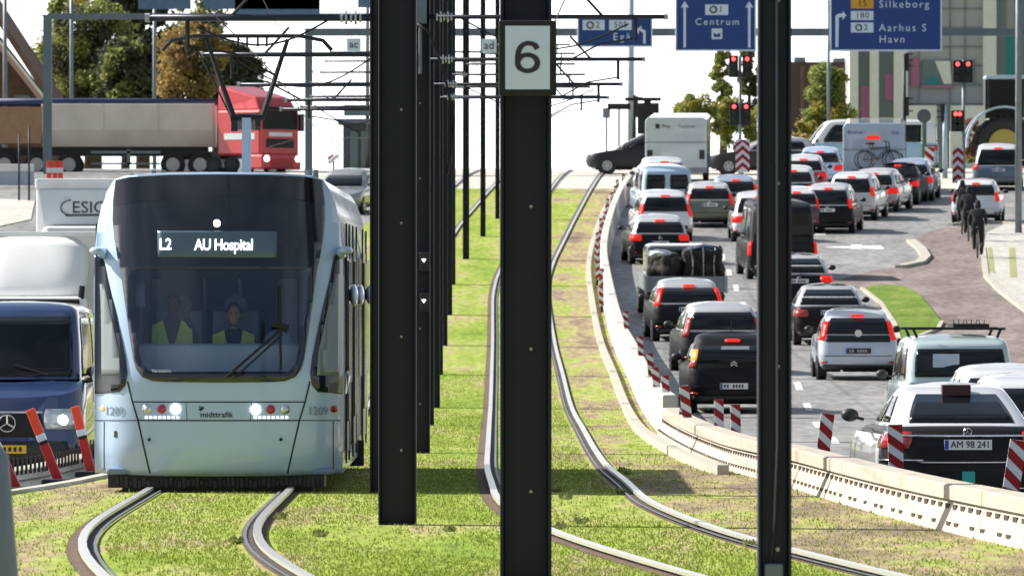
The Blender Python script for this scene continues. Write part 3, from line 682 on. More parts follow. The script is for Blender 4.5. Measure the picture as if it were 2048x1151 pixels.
# far right lanes, seen a little from their right sides
far = [
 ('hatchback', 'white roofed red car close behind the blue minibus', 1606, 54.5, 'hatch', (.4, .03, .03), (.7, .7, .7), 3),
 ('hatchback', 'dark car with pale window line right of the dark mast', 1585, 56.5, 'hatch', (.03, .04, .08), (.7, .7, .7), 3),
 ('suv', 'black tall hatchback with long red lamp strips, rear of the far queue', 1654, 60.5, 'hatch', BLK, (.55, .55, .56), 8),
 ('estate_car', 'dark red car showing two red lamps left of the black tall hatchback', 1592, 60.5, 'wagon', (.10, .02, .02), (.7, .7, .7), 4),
 ('suv', 'white people carrier ahead of the black tall hatchback', 1700, 58.3, 'hatch', (.5, .5, .5), (.72, .72, .72), 10),
 ('hatchback', 'silver hatchback with a single pink lamp beside the caravan', 1744, 57, 'hatch', (.32, .33, .34), (.6, .6, .6), 12),
 ('saloon', 'dark saloon tucked under the bicycles of the caravan', 1786, 55.8, 'hatch', (.05, .04, .05), None, 10),
 ('hatchback', 'silver blue hatchback right of the caravan', 1817, 55.2, 'hatch', (.35, .45, .58), None, 8),
 ('hatchback', 'light blue car far off between mast and black tall hatchback', 1640, 53.0, 'hatch', LBL, None, 3),
]
for nm, lb, px, s_, kd, cc, rf, yw in far:
    Hh = 1.62 if nm == 'suv' else 1.50 if nm != 'saloon' else 1.44
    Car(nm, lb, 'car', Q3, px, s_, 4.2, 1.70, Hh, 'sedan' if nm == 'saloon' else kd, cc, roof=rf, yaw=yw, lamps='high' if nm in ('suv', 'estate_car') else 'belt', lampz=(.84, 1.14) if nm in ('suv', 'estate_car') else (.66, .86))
Car('city_car', 'white city car with red lamps beside the cyclists', 'car', 'cars turning into the side street', 1950, 58.8, 3.6, 1.64, 1.50, 'hatch', (.55, .60, .68), roof=(.75, .76, .78), yaw=7, lamps='high', lampz=(.75, 1.05))
Car('suv', 'slate blue tall car ahead of the white city car, by the grey lamp post', 'car', 'cars turning into the side street', 1996, 53.5, 4.5, 1.85, 1.72, 'suv', (.10, .14, .20), roof=(.66, .67, .7), yaw=3, lamps='high', lampz=(.8, 1.0))
# crossing traffic, seen from the side (front to the left)
Car('people_carrier', 'dark grey people carrier crossing from behind the box trailer, nose to the left', 'car', 'cars crossing the junction', 0, 50, 4.7, 1.85, 1.60, 'hatch', (.045, .05, .06), yaw=90, at=(X(1170, 320)+4.7, 318), belt=.95, lit=False, brake=False, rearslope=.5)
Car('hatchback', 'dark grey hatchback crossing behind the chevron board, nose to the left', 'car', 'cars crossing the junction', 0, 50, 4.5, 1.8, 1.5, 'hatch', (.05, .055, .065), roof=(.5, .5, .52), yaw=90, at=(X(1412, 318)+4.5, 317), lit=False, brake=False)
m_ = Car('minibus', 'light blue minibus crossing behind the queue with large side windows', 'minibus', 'cars crossing the junction', 0, 50, 6.0, 2.0, 2.1, 'van', (.32, .50, .62), yaw=90, at=(X(1575, 322)+6.0, 321), belt=1.15, lit=False, brake=False, roof=(.7, .72, .74))
# left side of the road: oncoming blue van
v = Car('delivery_van', 'dark blue delivery van with headlights lit and a yellow number plate, facing the camera', 'van', None, 14, 150, 5.9, 1.99, 2.45, 'van', (.016, .04, .13), yaw=180, front=True, belt=1.42, wheel=.35, brake=False, lamps='high', lampz=(1.0, 1.4), rear_glass=True, emblem=False)
v.patch('grille', 22.6, 29.4, .66, .96, M['black'], .03)
v.patch('lower_grille', 20.5, 31.5, .30, .60, M['plastic'], .03)
v.patch('bonnet_edge', 22.4, 29.6, .97, 1.0, M['chrome'], .02)
for a in ((19.6, 22.5), (29.5, 32.4)):
    v.patch('headlamp', a[0], a[1], .76, 1.03, M['head'], .03)
    mid = (a[0]+a[1])/2; x_, y_, z_ = v.pt(mid, .88); MB().ell((x_, y_, z_), (.09, .05, .08)).build('lit_bulb', M['headon'], v.root, True)
x_, y_, _ = v.pt(26, .5); yp = MB().box(-.26, .26, y_+.03, y_+.05, .44, .55).build('front_plate', M['plate_y'], v.root)
for q in range(6): MB().box(-.20+q*.07, -.16+q*.07, y_+.05, y_+.053, .465, .525).build('plate_marks', M['ink'], yp)
x_, y_, _ = v.pt(26, .84); em = MB().ring((0, y_+.05, .84), .11, .013, 'y', 24, 6)
for q in range(3):
    a = math.pi/2+q*2*math.pi/3; em.tube([(0, y_+.05, .84), (.11*math.cos(a), y_+.05, .84+.11*math.sin(a))], .011, 5)
em.build('emblem', M['chrome'], v.root)
for sg in (-1, 1): MB().ell((sg*1.17, 5.0, 1.50), (.10, .08, .20)).tube([(sg*.95, 5.0, 1.40), (sg*1.1, 5.0, 1.42)], .04, 6).build('wing_mirror', M['plastic'], v.root, True)
MB().box(.25, .75, 5.33, 5.37, 1.30, 1.325).build('bonnet_vent', M['black'], v.root)
for sg in (-.5, .35): MB().tube([(sg, 5.17, 1.48), (sg+.45, 5.08, 1.62)], .012, 5).build('wiper', M['plastic'], v.root)

# ---------------------------------------------------------------- trucks, trailers, tractor
def wheelset(root, pts, r, wd=.28):
    for x, y in pts:
        wl = empty('wheel', (x, y, r)); wl.parent = root
        MB().disc((0, 0, 0), r, 'x', wd, 26).build('tyre', M['tyre'], wl, bevel=.03)
        MB().disc((0, 0, 0), r*.55, 'x', wd+.02, 18).build('rim', M['rim'], wl)
# white box truck (front seen over the blue van)
d = 152.0; t = empty('box_truck', (X(56, d), d, G(d)-.34), label='white box truck with a rounded roof deflector right behind the blue van', cat='truck')
MB().box(-1.27, 1.27, 1.9, 9, 1.0, 3.60).build('cargo_box', M['white'], t, bevel=.05)
MB().box(-1.3, 1.3, 1.86, 9.02, 3.54, 3.64).build('box_edge', M['white'], t, bevel=.02)
mb = MB(); n = 14; vs = []; 
for j in range(8):
    q = j/7; z = 2.42+1.0*q; hw = 1.02+.05*math.sin(q*3.0); yy = .9+.9*q**1.4
    for i in range(n+1):
        u = -1+2*i/n; vs.append((hw*u, yy+.22*abs(u)**5, z+.12*(1-abs(u)**4)*q))
for j in range(7):
    for i in range(n): a = j*(n+1)+i; mb.f.append((a, a+1, a+n+2, a+n+1))
mb.v = vs; o = mb.build('roof_deflector', M['white'], t, True); so_ = o.modifiers.new('s', 'SOLIDIFY'); so_.thickness = .05
cb = MB().box(-1.05, 1.05, .05, 1.8, .5, 2.4).build('cab', M['white'], t, bevel=.12)
MB().box(-.95, .95, 0, .04, 1.45, 2.2).build('windscreen', M['glass'], t, bevel=.02)
MB().box(-.98, .98, -.02, .05, 2.22, 2.34).build('sun_visor', M['black'], t, bevel=.02)
for sg in (-1, 1):
    MB().tube([(sg*1.0, .1, 2.05), (sg*1.3, .0, 2.05)], .03, 6).tube([(sg*1.0, .1, 1.85), (sg*1.3, 0, 1.85)], .03, 6).box(sg*1.36-.09, sg*1.36+.09, -.05, .06, 1.68, 2.18).build('door_mirror', M['plastic'], t)
    MB().disc((sg*.78, 0, .85), .12, 'y', .06).build('headlamp', M['head'], t)
    MB().tube([(sg*.99, .2, 2.35), (sg*1.02, .2, 2.6)], .06, 8).build('deflector_stay', M['black'], t)
MB().box(-.8, .8, -.03, .05, .62, .78).build('bumper', M['plastic'], t)
wheelset(t, [(-.95, .9), (.95, .9), (-.95, 6.8), (.95, 6.8)], .45)
# second white truck, with lettering on its front
d = 206.0; t = empty('box_truck', (X(165, d), d, G(d)), label='white high box truck with dark lettering on its sloping front, partly behind the tram', cat='truck')
mb = MB().box(-1.27, 1.27, 1.4, 9, .9, 3.72).build('cargo_box', M['white'], t, bevel=.06)
mb = MB().prism([(-1.02, 2.55), (1.02, 2.55), (1.2, 3.45), (-1.2, 3.45)], 1.15, 1.42).build('front_panel', paint((.60, .66, .74)), t)
MB().box(-1.29, 1.29, 1.3, 2.0, 3.45, 3.74).build('box_edge', M['white'], t, bevel=.04)
put_text('lettering', 'ESIC', .42, (.10, 1.13, 2.98), M['ink'], t, sx=1.1)
MB().tube([(-.62+.30*(1-math.cos(i*.16)), 1.10, 2.98-.20*math.sin(i*.16)) for i in range(-9, 10)], .018, 5).tube([(-.5, 1.10, 2.78), (.9, 1.10, 2.80)], .022, 5).build('swoosh', M['ink'], t)
MB().box(-1.05, 1.05, 0, 1.35, .5, 2.5).build('cab', M['white'], t, bevel=.15)
MB().box(-.95, .95, -.04, .0, 1.5, 2.25).build('windscreen', M['glass'], t)
wheelset(t, [(-.95, .8), (.95, .8), (-.95, 6.8), (.95, 6.8)], .45)
# red tipper lorry crossing at the back
d = 322.0
t = empty('tipper_lorry', (X(560, d), d, G(d)-.25), R(-38), label='red tractor unit with lit headlights pulling a long beige tipper trailer', cat='lorry')
t.rotation_euler = (0, 0, R(52))
# local frame: x across the cab, front towards -y
cabm = MB().box(-1.22, 1.22, 0, 2.3, .9, 2.75).build('cab', M['truckred'], t, bevel=.10)
o = MB()
o.add([(-1.2, .05, 2.7), (1.2, .05, 2.7), (1.2, 2.3, 2.7), (-1.2, 2.3, 2.7), (-1.05, .35, 3.25), (1.05, .35, 3.25), (1.1, 2.3, 3.75), (-1.1, 2.3, 3.75)], [(0, 3, 2, 1), (4, 5, 6, 7), (0, 1, 5, 4), (1, 2, 6, 5), (2, 3, 7, 6), (3, 0, 4, 7)])
o.build('roof_fairing', M['truckred'], t, bevel=.08)
MB().box(-1.08, 1.08, -.03, .03, 1.95, 2.68).build('windscreen', M['glass'], t, bevel=.02)
MB().box(-1.1, 1.1, -.18, .02, 2.70, 2.86).build('sun_visor', M['glass'], t, bevel=.02)
for q in (-.72, .0, .72): MB().box(q-.26, q+.26, .30, .36, 2.98, 3.16).build('roof_lamp', M['head'], t)
MB().box(-.85, .85, -.04, .02, 1.22, 1.58).build('grille', M['black'], t, bevel=.02)
MB().prism([(-.8, 1.25), (-.74, 1.25), (.80, 1.55), (.74, 1.55)], -.06, -.03).build('grille_badge', M['chrome'], t)
MB().box(-.72, .72, -.04, .02, 1.68, 1.84).build('front_lettering_strip', M['whites'], t)
MB().box(-1.22, 1.22, -.12, .6, .35, .95).build('bumper', M['truckred'], t, bevel=.08)
MB().box(-.7, .7, -.14, -.11, .45, .8).build('lower_grille', M['postdark'], t)
for sg in (-1, 1):
    MB().ell((sg*.98, -.12, .78), (.16, .06, .12)).build('headlamp', M['headon'], t, True)
    MB().box(sg*1.42-.12, sg*1.42+.12, .0, .15, 1.9, 2.6).tube([(sg*1.2, .1, 2.5), (sg*1.42, .08, 2.5)], .03, 6).build('door_mirror', M['plastic'], t)
    MB().box(sg*1.225-.006, sg*1.225+.006, .35, 1.25, 1.95, 2.6).build('side_window', M['glass'], t)
    MB().box(sg*1.225-.008, sg*1.225+.008, .3, 1.9, 1.55, 1.80).build('side_stripe', M['whites'], t)
MB().box(-1.0, 1.0, 2.3, 3.6, .8, 1.1).build('chassis', M['plastic'], t)
wheelset(t, [(-1.0, 1.1), (1.0, 1.1), (-1.0, 3.9), (1.0, 3.9)], .5, .3)
# trailer: straight across the photo
tr = empty('tipper_trailer', (X(432, 324), 324, G(324)-.25), R(90), label='long beige tipper trailer with a blue rolled tarpaulin, behind the red cab', cat='trailer')
LT = 9.4
sec = [(-1.22, 2.95), (-1.22, 1.9), (-.85, 1.22), (.85, 1.22), (1.22, 1.9), (1.22, 2.95)]
# local y runs to the left of the photo after the quarter turn
mb = MB(); vs = [(x, 0, z) for x, z in sec]+[(x, LT-2.4, z) for x, z in sec]; n = 6
mb.add(vs, [(0, 1, 2, 3, 4, 5), (11, 10, 9, 8, 7, 6)]+[(i, i+1, n+i+1, n+i) for i in range(5)]+[(5, 0, n, n+5)])
mb.build('tipper_body', M['tipper'], tr, bevel=.03)
for q in range(4): MB().prism([(-1.26, 1.85), (-1.26, 2.96), (-1.2, 2.96), (-1.2, 1.85)], q*2.2+.1, q*2.2+.2).build('body_rib', M['tipper'], tr)
MB().tube([(-.9, -.1, 3.03), (-1.0, 3, 3.05), (-.95, 6, 3.06), (-1.0, LT, 3.04)], .13, 10).build('rolled_tarpaulin', M['tarp'], tr, True)
MB().box(-1.15, 1.1, -.05, LT-.1, 2.9, 3.02).build('top_cover', M['tarp'], tr, bevel=.04)
MB().box(-1.27, 1.2, LT-2.4, LT+1, 1.35, 2.82).build('tail_board', M['board'], tr)
MB().box(-.5, .5, .3, LT, .85, 1.2).build('chassis', M['plastic'], tr)
MB().box(-1.2, -1.15, 2.2, 5.0, .95, 1.05).box(-1.2, -1.15, 2.2, 5.0, .5, .58).box(-1.2, -1.15, 3.4, 3.55, .5, 1.1).build('side_guard', M['galv'], tr)
wheelset(tr, [(-1.0, .6), (1.0, .6), (-1, 1.7), (1, 1.7), (-1, 5.9), (1, 5.9), (-1, 7.2), (1, 7.2), (-1, 8.5), (1, 8.5)], .5, .3)
# box trailer and caravan on the right
def caravan(name, label, px, s_, W, H, wins, body=(.50, .56, .60), L_=5.5, txt=None):
    d = F/s_; t = empty(name, ((px-1024)/s_, d, G(d)), R(-3), math.atan(slope(d)), label=label, cat='trailer')
    MB().prism([(-W/2, .45), (W/2, .45), (W/2, H-.12), (W/2-.12, H), (-W/2+.12, H), (-W/2, H-.12)], 0, L_).build('body', paint(body), t, bevel=.04)
    MB().box(-W/2-.01, W/2+.01, -.012, .0, H*.62, H*.62+.03).build('panel_joint', M['galv'], t)
    MB().box(-W/2-.01, W/2+.01, -.05, .3, .42, .62).build('bumper', M['galv'], t, bevel=.02)
    for sg in (-1, 1): MB().box(sg*(W/2-.18)-.1, sg*(W/2-.18)+.1, -.03, 0, wins[0], wins[1]).build('rear_lamp', M[wins[2]], t)
    wheelset(t, [(-W/2+.12, L_*.55), (W/2-.12, L_*.55)], .33, .22)
    return t
t = caravan('box_trailer', 'pale grey box trailer with two dark lamp recesses at the front of the queue', 1352, 52.3, 2.35, 2.55, (.95, 1.30, 'plastic'))
MB().box(-.78, -.62, -.02, 0, 2.12, 2.30).build('logo_mark', M['ink'], t)
put_text('lettering', 'Pro', .2, (-.38, -.01, 2.2), M['ink'], t); put_text('lettering', 'Transporter', .17, (.42, -.01, 2.2), M['galv'], t, sx=.8)
t = caravan('caravan', 'pale blue caravan carrying two bicycles on its back', 1748, 54.0, 2.3, 2.62, (.55, .8, 'tailon'), body=(.42, .52, .64))
put_text('lettering', 'Bürstner', .17, (-.68, -.01, 2.28), M['plate_b'], t); put_text('lettering', 'Club', .15, (.78, -.01, 2.26), M['plate_b'], t)
MB().box(-.28, .22, -.05, 0, 2.02, 2.17).build('high_lamp', M['brake'], t, bevel=.03)
rk = MB().box(-.85, .9, -.45, -.40, .85, .90).box(-.5, -.45, -.45, 0, .85, .9).box(.45, .5, -.45, 0, .85, .9).build('bike_carrier', M['black'], t)
def bicycle(loc, rz, label, m=None, rx=0, s=1):
    b = empty('bicycle', loc, rz, rx, label=label, cat='bicycle', group='bicycles'); m = m or M['black']
    for y in (-.52, .52):
        w_ = empty('wheel', (0, y, .34)); w_.parent = b
        MB().ring((0, 0, 0), .325, .017, 'x', 26, 6).build('tyre', M['tyre'], w_); sp = MB()
        for q in range(10):
            a = math.pi*q/5; sp.tube([(0, 0, 0), (0, .31*math.cos(a), .31*math.sin(a))], .003, 3)
        sp.build('spokes', M['rim'], w_)
    f = MB().tube([(0, .52, .34), (0, .12, .32), (0, .28, .80), (0, .52, .34)], .014, 6).tube([(0, .12, .32), (0, -.34, .72)], .018, 6).tube([(0, .26, .76), (0, -.34, .80)], .016, 6).tube([(0, -.52, .34), (0, -.36, .72), (0, -.32, .98)], .016, 6).tube([(0, .26, .76), (0, .30, .92)], .014, 6)
    f.build('frame', m, b)
    MB().tube([(-.28, -.22, 1.0), (-.2, -.30, 1.02), (0, -.32, .99), (.2, -.30, 1.02), (.28, -.22, 1.0)], .013, 6).build('handlebar', M['black'], b)
    MB().ell((0, .32, .94), (.07, .13, .035)).build('saddle', M['black'], b, True)
    MB().disc((.05, .12, .32), .09, 'x', .01, 14).tube([(.06, .12, .32), (.12, .12, .18)], .01, 5).tube([(-.06, .12, .32), (-.12, .12, .46)], .01, 5).build('crank', M['rim'], b)
    return b
d = F/54.0
for k, lb in ((0, 'dark bicycle hung outermost on the back of the caravan'), (1, 'second bicycle between the caravan wall and the outer bicycle')):
    bicycle(((1748-1024)/54.0+.1+.12*k, d-.36+.2*k, G(d)+.92), R(90), lb)
# flatbed truck with strapped load
d = F/77; t = empty('flatbed_truck', ((1372-1024)/77, d, G(d)), R(2), math.atan(slope(d+2)), label='grey flatbed truck with lowered lamps carrying a strapped dark load', cat='truck')
W = 2.1
MB().box(-W/2, W/2, 0, 3.6, .72, .80).box(-W/2, W/2, 0, .05, .80, 1.13).box(-W/2, -W/2+.05, .05, 3.6, .80, 1.13).box(W/2-.05, W/2, .05, 3.6, .80, 1.13).build('load_bed', M['galv'], t, bevel=.01)
MB().box(-W/2-.03, -W/2+.03, -.02, .04, .7, 1.15).box(W/2-.03, W/2+.03, -.02, .04, .7, 1.15).build('corner_post', M['rim'], t)
MB().box(-.85, .85, 3.7, 5.4, .5, 1.80).build('cab', paint((.09, .09, .10)), t, bevel=.15)
MB().box(-.75, .75, 3.67, 3.7, 1.2, 1.68).build('rear_window', M['glass'], t)
MB().box(-.85, .85, -.02, .1, .42, .55).build('under_run_bar', M['plastic'], t)
for sg in (-1, 1):
    MB().box(sg*.75-.18, sg*.75+.18, -.04, 0, .55, .68).build('tail_lamp', M['tail'], t); MB().ell((sg*1.17, 4.9, 1.6), (.09, .05, .16)).build('door_mirror', M['plastic'], t, True)
MB().disc((-.5, -.05, .62), .07, 'y', .04).build('fog_lamp', M['headon'], t)
MB().box(-.45, .45, .3, 5.2, .35, .72).build('chassis', M['under'], t)
wheelset(t, [(-.88, .9), (.88, .9), (-.88, 4.5), (.88, 4.5)], .36, .3)
def lumpy(name, m, c, r, lab, seed, parent=None, boxy=False):
    random.seed(seed); bm = bmesh.new(); bmesh.ops.create_icosphere(bm, subdivisions=4, radius=1)
    from mathutils import noise as N_
    for v in bm.verts:
        p = v.co.copy()
        if boxy:
            mx = max(abs(p.x), abs(p.y), abs(p.z)); p = p/mx*.55+p*.45
        k = 1+.22*N_.noise(p*2.2+Vector((seed, 0, 0)))+.10*N_.noise(p*6)
        v.co = Vector((p.x*r[0], p.y*r[1], p.z*r[2]))*k
    me = bpy.data.meshes.new(name); bm.to_mesh(me); bm.free(); o = link(name, me, m, parent, True); o.location = c
    if lab: tag(o, lab, 'load', 'bundles on the flatbed truck')
    return o
x0 = (1372-1024)/77
L1 = lumpy('bundle', M['load'], (x0-.48, d+1.3, G(d)+1.32), (.50, 1.1, .46), 'dark crumpled bundle on the left of the flatbed, tipped with white', 3)
L2 = lumpy('bundle', M['load'], (x0+.46, d+1.5, G(d)+1.40), (.54, 1.2, .48), 'tall dark strapped bundle on the right of the flatbed', 5, boxy=True)
st = MB()
def bx_(x, a):
    p = Vector((x, math.cos(a), math.sin(a))); p.normalize(); mx = max(abs(p.x), abs(p.y), abs(p.z)); p = p/mx*.55+p*.45
    return (p.x*.57, p.y*1.28, p.z*.53)
for q in (-.5, .0, .5): st.tube([bx_(q, 2*math.pi*i/28) for i in range(29)], .018, 5)
st.build('strap', M['plaid'], L2)
lumpy('cover', M['whites'], (-.20, -.35, .40), (.34, .5, .12), None, 9, L1)
lumpy('cover', M['tarp'], (.05, -.4, .46), (.42, .5, .10), None, 12, L2)
# tractor at the far right
d = 318.0; t = empty('farm_tractor', (X(2008, d), d, G(d)), label='green farm tractor with huge rear wheel and yellow hub at the right edge', cat='tractor')
for y_, r_, x_ in ((0, .98, 0),):
    for yy in (-.0, 1.5):
        wl = empty('rear_wheel', (x_, yy, r_)); wl.parent = t
        MB().ring((0, 0, 0), .74, .25, 'y', 36, 10).build('tyre', M['tyre'], wl, True); MB().disc((0, 0, 0), .55, 'y', .2, 28).build('hub', M['yellowrim'], wl)
        lug = MB()
        for q in range(26):
            a = 2*math.pi*q/26; lug.cbox((.96*math.cos(a), -.1, .96*math.sin(a)), (.09, .25, .05), Matrix.Rotation(-a, 3, 'Y'))
        lug.build('tyre_lugs', M['tyre'], wl)
for yy in (.1, 1.4):
    wl = empty('front_wheel', (2.4, yy, .68)); wl.parent = t
    MB().ring((0, 0, 0), .5, .18, 'y', 30, 8).build('tyre', M['tyre'], wl, True); MB().disc((0, 0, 0), .38, 'y', .16, 24).build('hub', M['yellowrim'], wl)
t.scale = (1.18, 1.18, 1.18)
MB().box(.6, 3.1, .35, 1.15, .9, 1.85).build('bonnet', M['greenp'], t, bevel=.12)
pts = [(-1.22*math.cos(a), 1.0+1.22*math.sin(a)) for a in [R(x) for x in range(-5, 120, 12)]]
pts2 = [(x*1.06-.0, (z-1)*1.06+1) for x, z in pts]
for yy in (-.3, 1.35): MB().prism(pts+pts2[::-1], yy, yy+.5).build('mudguard', M['palepost'], t)
MB().box(-.55, -.48, .05, .12, 1.9, 3.2).box(.62, .69, .05, .12, 1.9, 3.2).box(-.55, -.48, 1.35, 1.42, 1.9, 3.2).box(.62, .69, 1.35, 1.42, 1.9, 3.2).build('cab_frame', M['black'], t)
MB().box(-.62, .78, -.02, 1.5, 3.2, 3.32).build('cab_roof', M['palepost'], t, bevel=.04)
MB().box(-.48, .62, .07, .09, 1.9, 3.18).build('cab_window', M['glass'], t); MB().box(-.48, .62, 1.38, 1.40, 1.9, 3.18).build('cab_window', M['glass'], t)
MB().box(-.5, .65, .1, 1.37, 1.2, 1.9).build('cab_base', M['greenp'], t, bevel=.05)

# ---------------------------------------------------------------- barriers and marker boards
def path_pts(P, d0, d1, seg):
    out_ = [d0]; d = d0
    while d < d1:
        x = lerp_path(P, d); dd = seg
        for _ in range(4):
            x2 = lerp_path(P, d+dd); dd = seg*dd/max(.01, math.hypot(dd, x2-x))
        d += dd; out_.append(d)
    return out_
def barrier_seg(da, db, h, m, label, holes, grp, Pf=barX, wt=.16, wb=.22, gap=.012, name='barrier_segment', flip=False):
    n = 5; da += gap; db -= gap
    c = Vector((Pf(da), da, G(da))); rows = []
    prof = [(-wb, -.02), (-wb, .02), (-wt*.72, h*.62), (-wt*.62, h*.66), (-wt*.95, h*.69), (-wt*.95, h*.97), (-wt*.75, h), (wt*.75, h), (wt*.95, h*.97), (wt*.95, h*.69), (wt*.62, h*.66), (wt*.72, h*.62), (wb, .02), (wb, -.02)]
    vs = []; 
    for j in range(n+1):
        d = da+(db-da)*j/n; x = Pf(d); s_ = (Pf(d+.5)-Pf(d-.5)); nv = Vector((1, -s_, 0)).normalized()
        for a, b in prof: vs.append((x+nv.x*a-c.x, d+nv.y*a-c.y, G(d)+b-c.z))
    m_ = len(prof); fs = [tuple(range(m_)), tuple(range(n*m_, (n+1)*m_))[::-1]]
    for j in range(n):
        for k in range(m_): fs.append((j*m_+k, j*m_+(k+1) % m_, (j+1)*m_+(k+1) % m_, (j+1)*m_+k))
    o = MB().add(vs, fs).build(name, m, None); o.location = c; tag(o, label, 'barrier', grp)
    if holes:
        hb = MB(); L_ = db-da; nh = holes
        for row, zz, off in ((0, h*.53, .70), (1, h*.18, .92)):
            for q in range(nh):
                if row and (q % 5 in (1, 4) and da < 80): continue
                d = da+L_*(q+.6)/(nh+.2); x = Pf(d); s_ = (Pf(d+.5)-Pf(d-.5)); nv = Vector((1, -s_, 0)).normalized(); tn = Vector((s_, 1, 0)).normalized()
                a = (wb+(wt*.72-wb)*(zz/(h*.62)))+.003; cc = Vector((x, d, G(d)+zz))-nv*a-c
                Rm = Matrix((tuple(nv), tuple(tn), (0, 0, 1))).transposed()
                hb.cbox(cc, (.012, .26, .055), Rm)
        hb.build('slot', M['hole'], o)
    return o
near = path_pts(BAR, 58, 124, 6.0)
for i in range(len(near)-1):
    barrier_seg(near[i], min(near[i+1], 125.5), .43, M['barrier'], 'low cream barrier segment with two rows of square slots', 11, 'cream barrier segments along the curve')
farp = path_pts(BAR, 126, 300, 6.0)
for i in range(len(farp)-1):
    barrier_seg(farp[i], farp[i+1], .62, M['barrier_w'], 'taller white barrier segment in the long curve beside the queue', 0, 'tall white barrier segments beside the queue', wt=.12, wb=.17)
LB = [(78, -6.75), (84, -6.35), (97, -5.85), (104, -5.7), (125, -6.1), (140, -6.5)]
lbX = lambda d: lerp_path(LB, d)
lp = path_pts(LB, 78, 138, 5.0)
for i in range(len(lp)-1):
    o = barrier_seg(lp[i], lp[i+1], .40, M['kerb'], 'weathered grey barrier segment left of the tram', 0, 'grey barrier segments left of the tram', Pf=lbX); o.location.z -= .30
    r_ = MB()
    for q in range(9):
        d = lp[i]+.3+q*.52; r_.box(lbX(d)+.16-o.location.x, lbX(d)+.185-o.location.x, d-lp[i], d-lp[i]+.1, .04+G(d)-o.location.z, .24+G(d)-o.location.z)
    r_.build('slot', M['hole'], o)
def board(x, d, z, h, wd, tilt, label, rz=0, grp='red and white striped marker boards', style=0):
    t = empty('marker_board', (x, d, z), rz, label=label, cat='marker board', group=grp); t.rotation_euler = (0, R(tilt), rz)
    MB().box(-wd/2, wd/2, -.012, .012, .05, h).build('panel', M['whites'], t, bevel=.006)
    st = MB(); per = h*.36; sl_ = wd*.75
    for q in range(-1, 4):
        z0 = .05+q*per; a, b = z0, z0+per*.52
        pts = [(-wd/2, a+sl_), (-wd/2, b+sl_), (wd/2, b), (wd/2, a)]
        if style: pts = [(-wd/2, a), (-wd/2, b), (wd/2, b+sl_), (wd/2, a+sl_)]
        pts = [(x_, min(h, max(.05, z_))) for x_, z_ in pts]
        if max(p[1] for p in pts)-min(p[1] for p in pts) < .02: continue
        st.prism(pts, -.016, -.0125)
    st.build('stripe', M['red'], t)
    MB().box(-.035, .035, -.02, .02, -.12, .06).build('foot', M['black'], t)
    return t
for px, ptop, pbot, wpx, tl, s_, lb in [
  (1644, 826, 922, 27, 7, 176, 'striped marker board standing alone right of the dark mast'),
  (1793, 848, 953, 30, -2, 184, 'striped marker board at the left rear corner of the taxi'),
  (2020, 878, 990, 34, 9, 200, 'striped marker board at the right rear of the taxi'),
  (1438, 798, 880, 19, 0, 146, 'left striped marker board of the pair behind the black hatchback'),
  (1473, 808, 890, 20, -2, 150, 'right striped marker board of the pair behind the black hatchback'),
  (1376, 770, 850, 19, -6, 137, 'striped marker board leaning at the rear left of the black hatchback'),
  (1362, 772, 832, 14, 12, 134, 'narrow marker board leaning the other way beside the leaning one'),
  (1334, 750, 812, 15, -4, 124, 'striped marker board right of the bend in the barrier'),
  (1316, 734, 795, 15, -6, 118, 'striped marker board at the bend in the barrier'),
  (1304, 705, 762, 13, -5, 108, 'striped marker board just above the barrier bend'),
  (1283, 672, 722, 12, -4, 98, 'striped marker board next to the rear wheel of the dark estate'),
  (1253, 622, 664, 10, -3, 86, 'striped marker board left of the flatbed truck')]:
    d = F/s_; board(X(px, d), d, Z(pbot, d), (pbot-ptop)/s_, wpx/s_, tl, lb)
nn = 0
for i in range(17):
    d = 212+i*5.3
    if d > 300: break
    board(barX(d)-.24+.04*(i % 3), d, G(d)+.12, .60, .12, -3+(i*37 % 7), 'small striped marker board in the close row along the far barrier', grp='close row of small marker boards on the far barrier', style=i % 2)
# leaning orange posts on the left
for px0, y0, px1, y1, s_, lb in [(118, 962, 60, 818, 172, 'orange post with a white band leaning left, middle of the three'), (183, 946, 150, 812, 166, 'orange post with a white band leaning slightly, next to the tram'), (34, 978, -30, 840, 178, 'orange post leaning at the very left edge')]:
    d = F/s_; t = empty('delineator_post', (X(px1, d) if 0 else X(px0, d), d, Z(y0, d)), label=lb, cat='post', group='leaning orange posts')
    dx = (px1-px0)/s_; dz = (y0-y1)/s_; ln = math.hypot(dx, dz); a = math.atan2(dx, dz); t.rotation_euler = (0, a, 0)
    for nm, z0, z1, m in (('lower_part', 0, .52, 'postdark'), ('band', .56, .66, 'whites'), ('upper_part', .66, 1.0, 'redpost'), ('gap', .52, .56, 'black')):
        MB().box(-.055, .055, -.03, .03, ln*z0, ln*z1).build(nm, M[m], t, bevel=.012)
    MB().box(-.20, .20, -.16, .16, -.04, .03).build('foot', M['black'], t, bevel=.02).rotation_euler = (0, -a, 0)
# blurred grey marker close to the camera
d = 44.0; t = empty('marker_cone', (X(-55, d), d, 1.35), label='grey plastic marker close to the camera at the left edge, out of focus', cat='marker')
t.location.z = 0
MB().tube([(0, 0, 0), (0, 0, 1.28), (0, 0, 1.45)], [.30, .20, .06], 20).build('body', M['marker'], t, True); MB().box(-.3, .3, -.3, .3, 0, .05).build('foot', M['marker'], t)

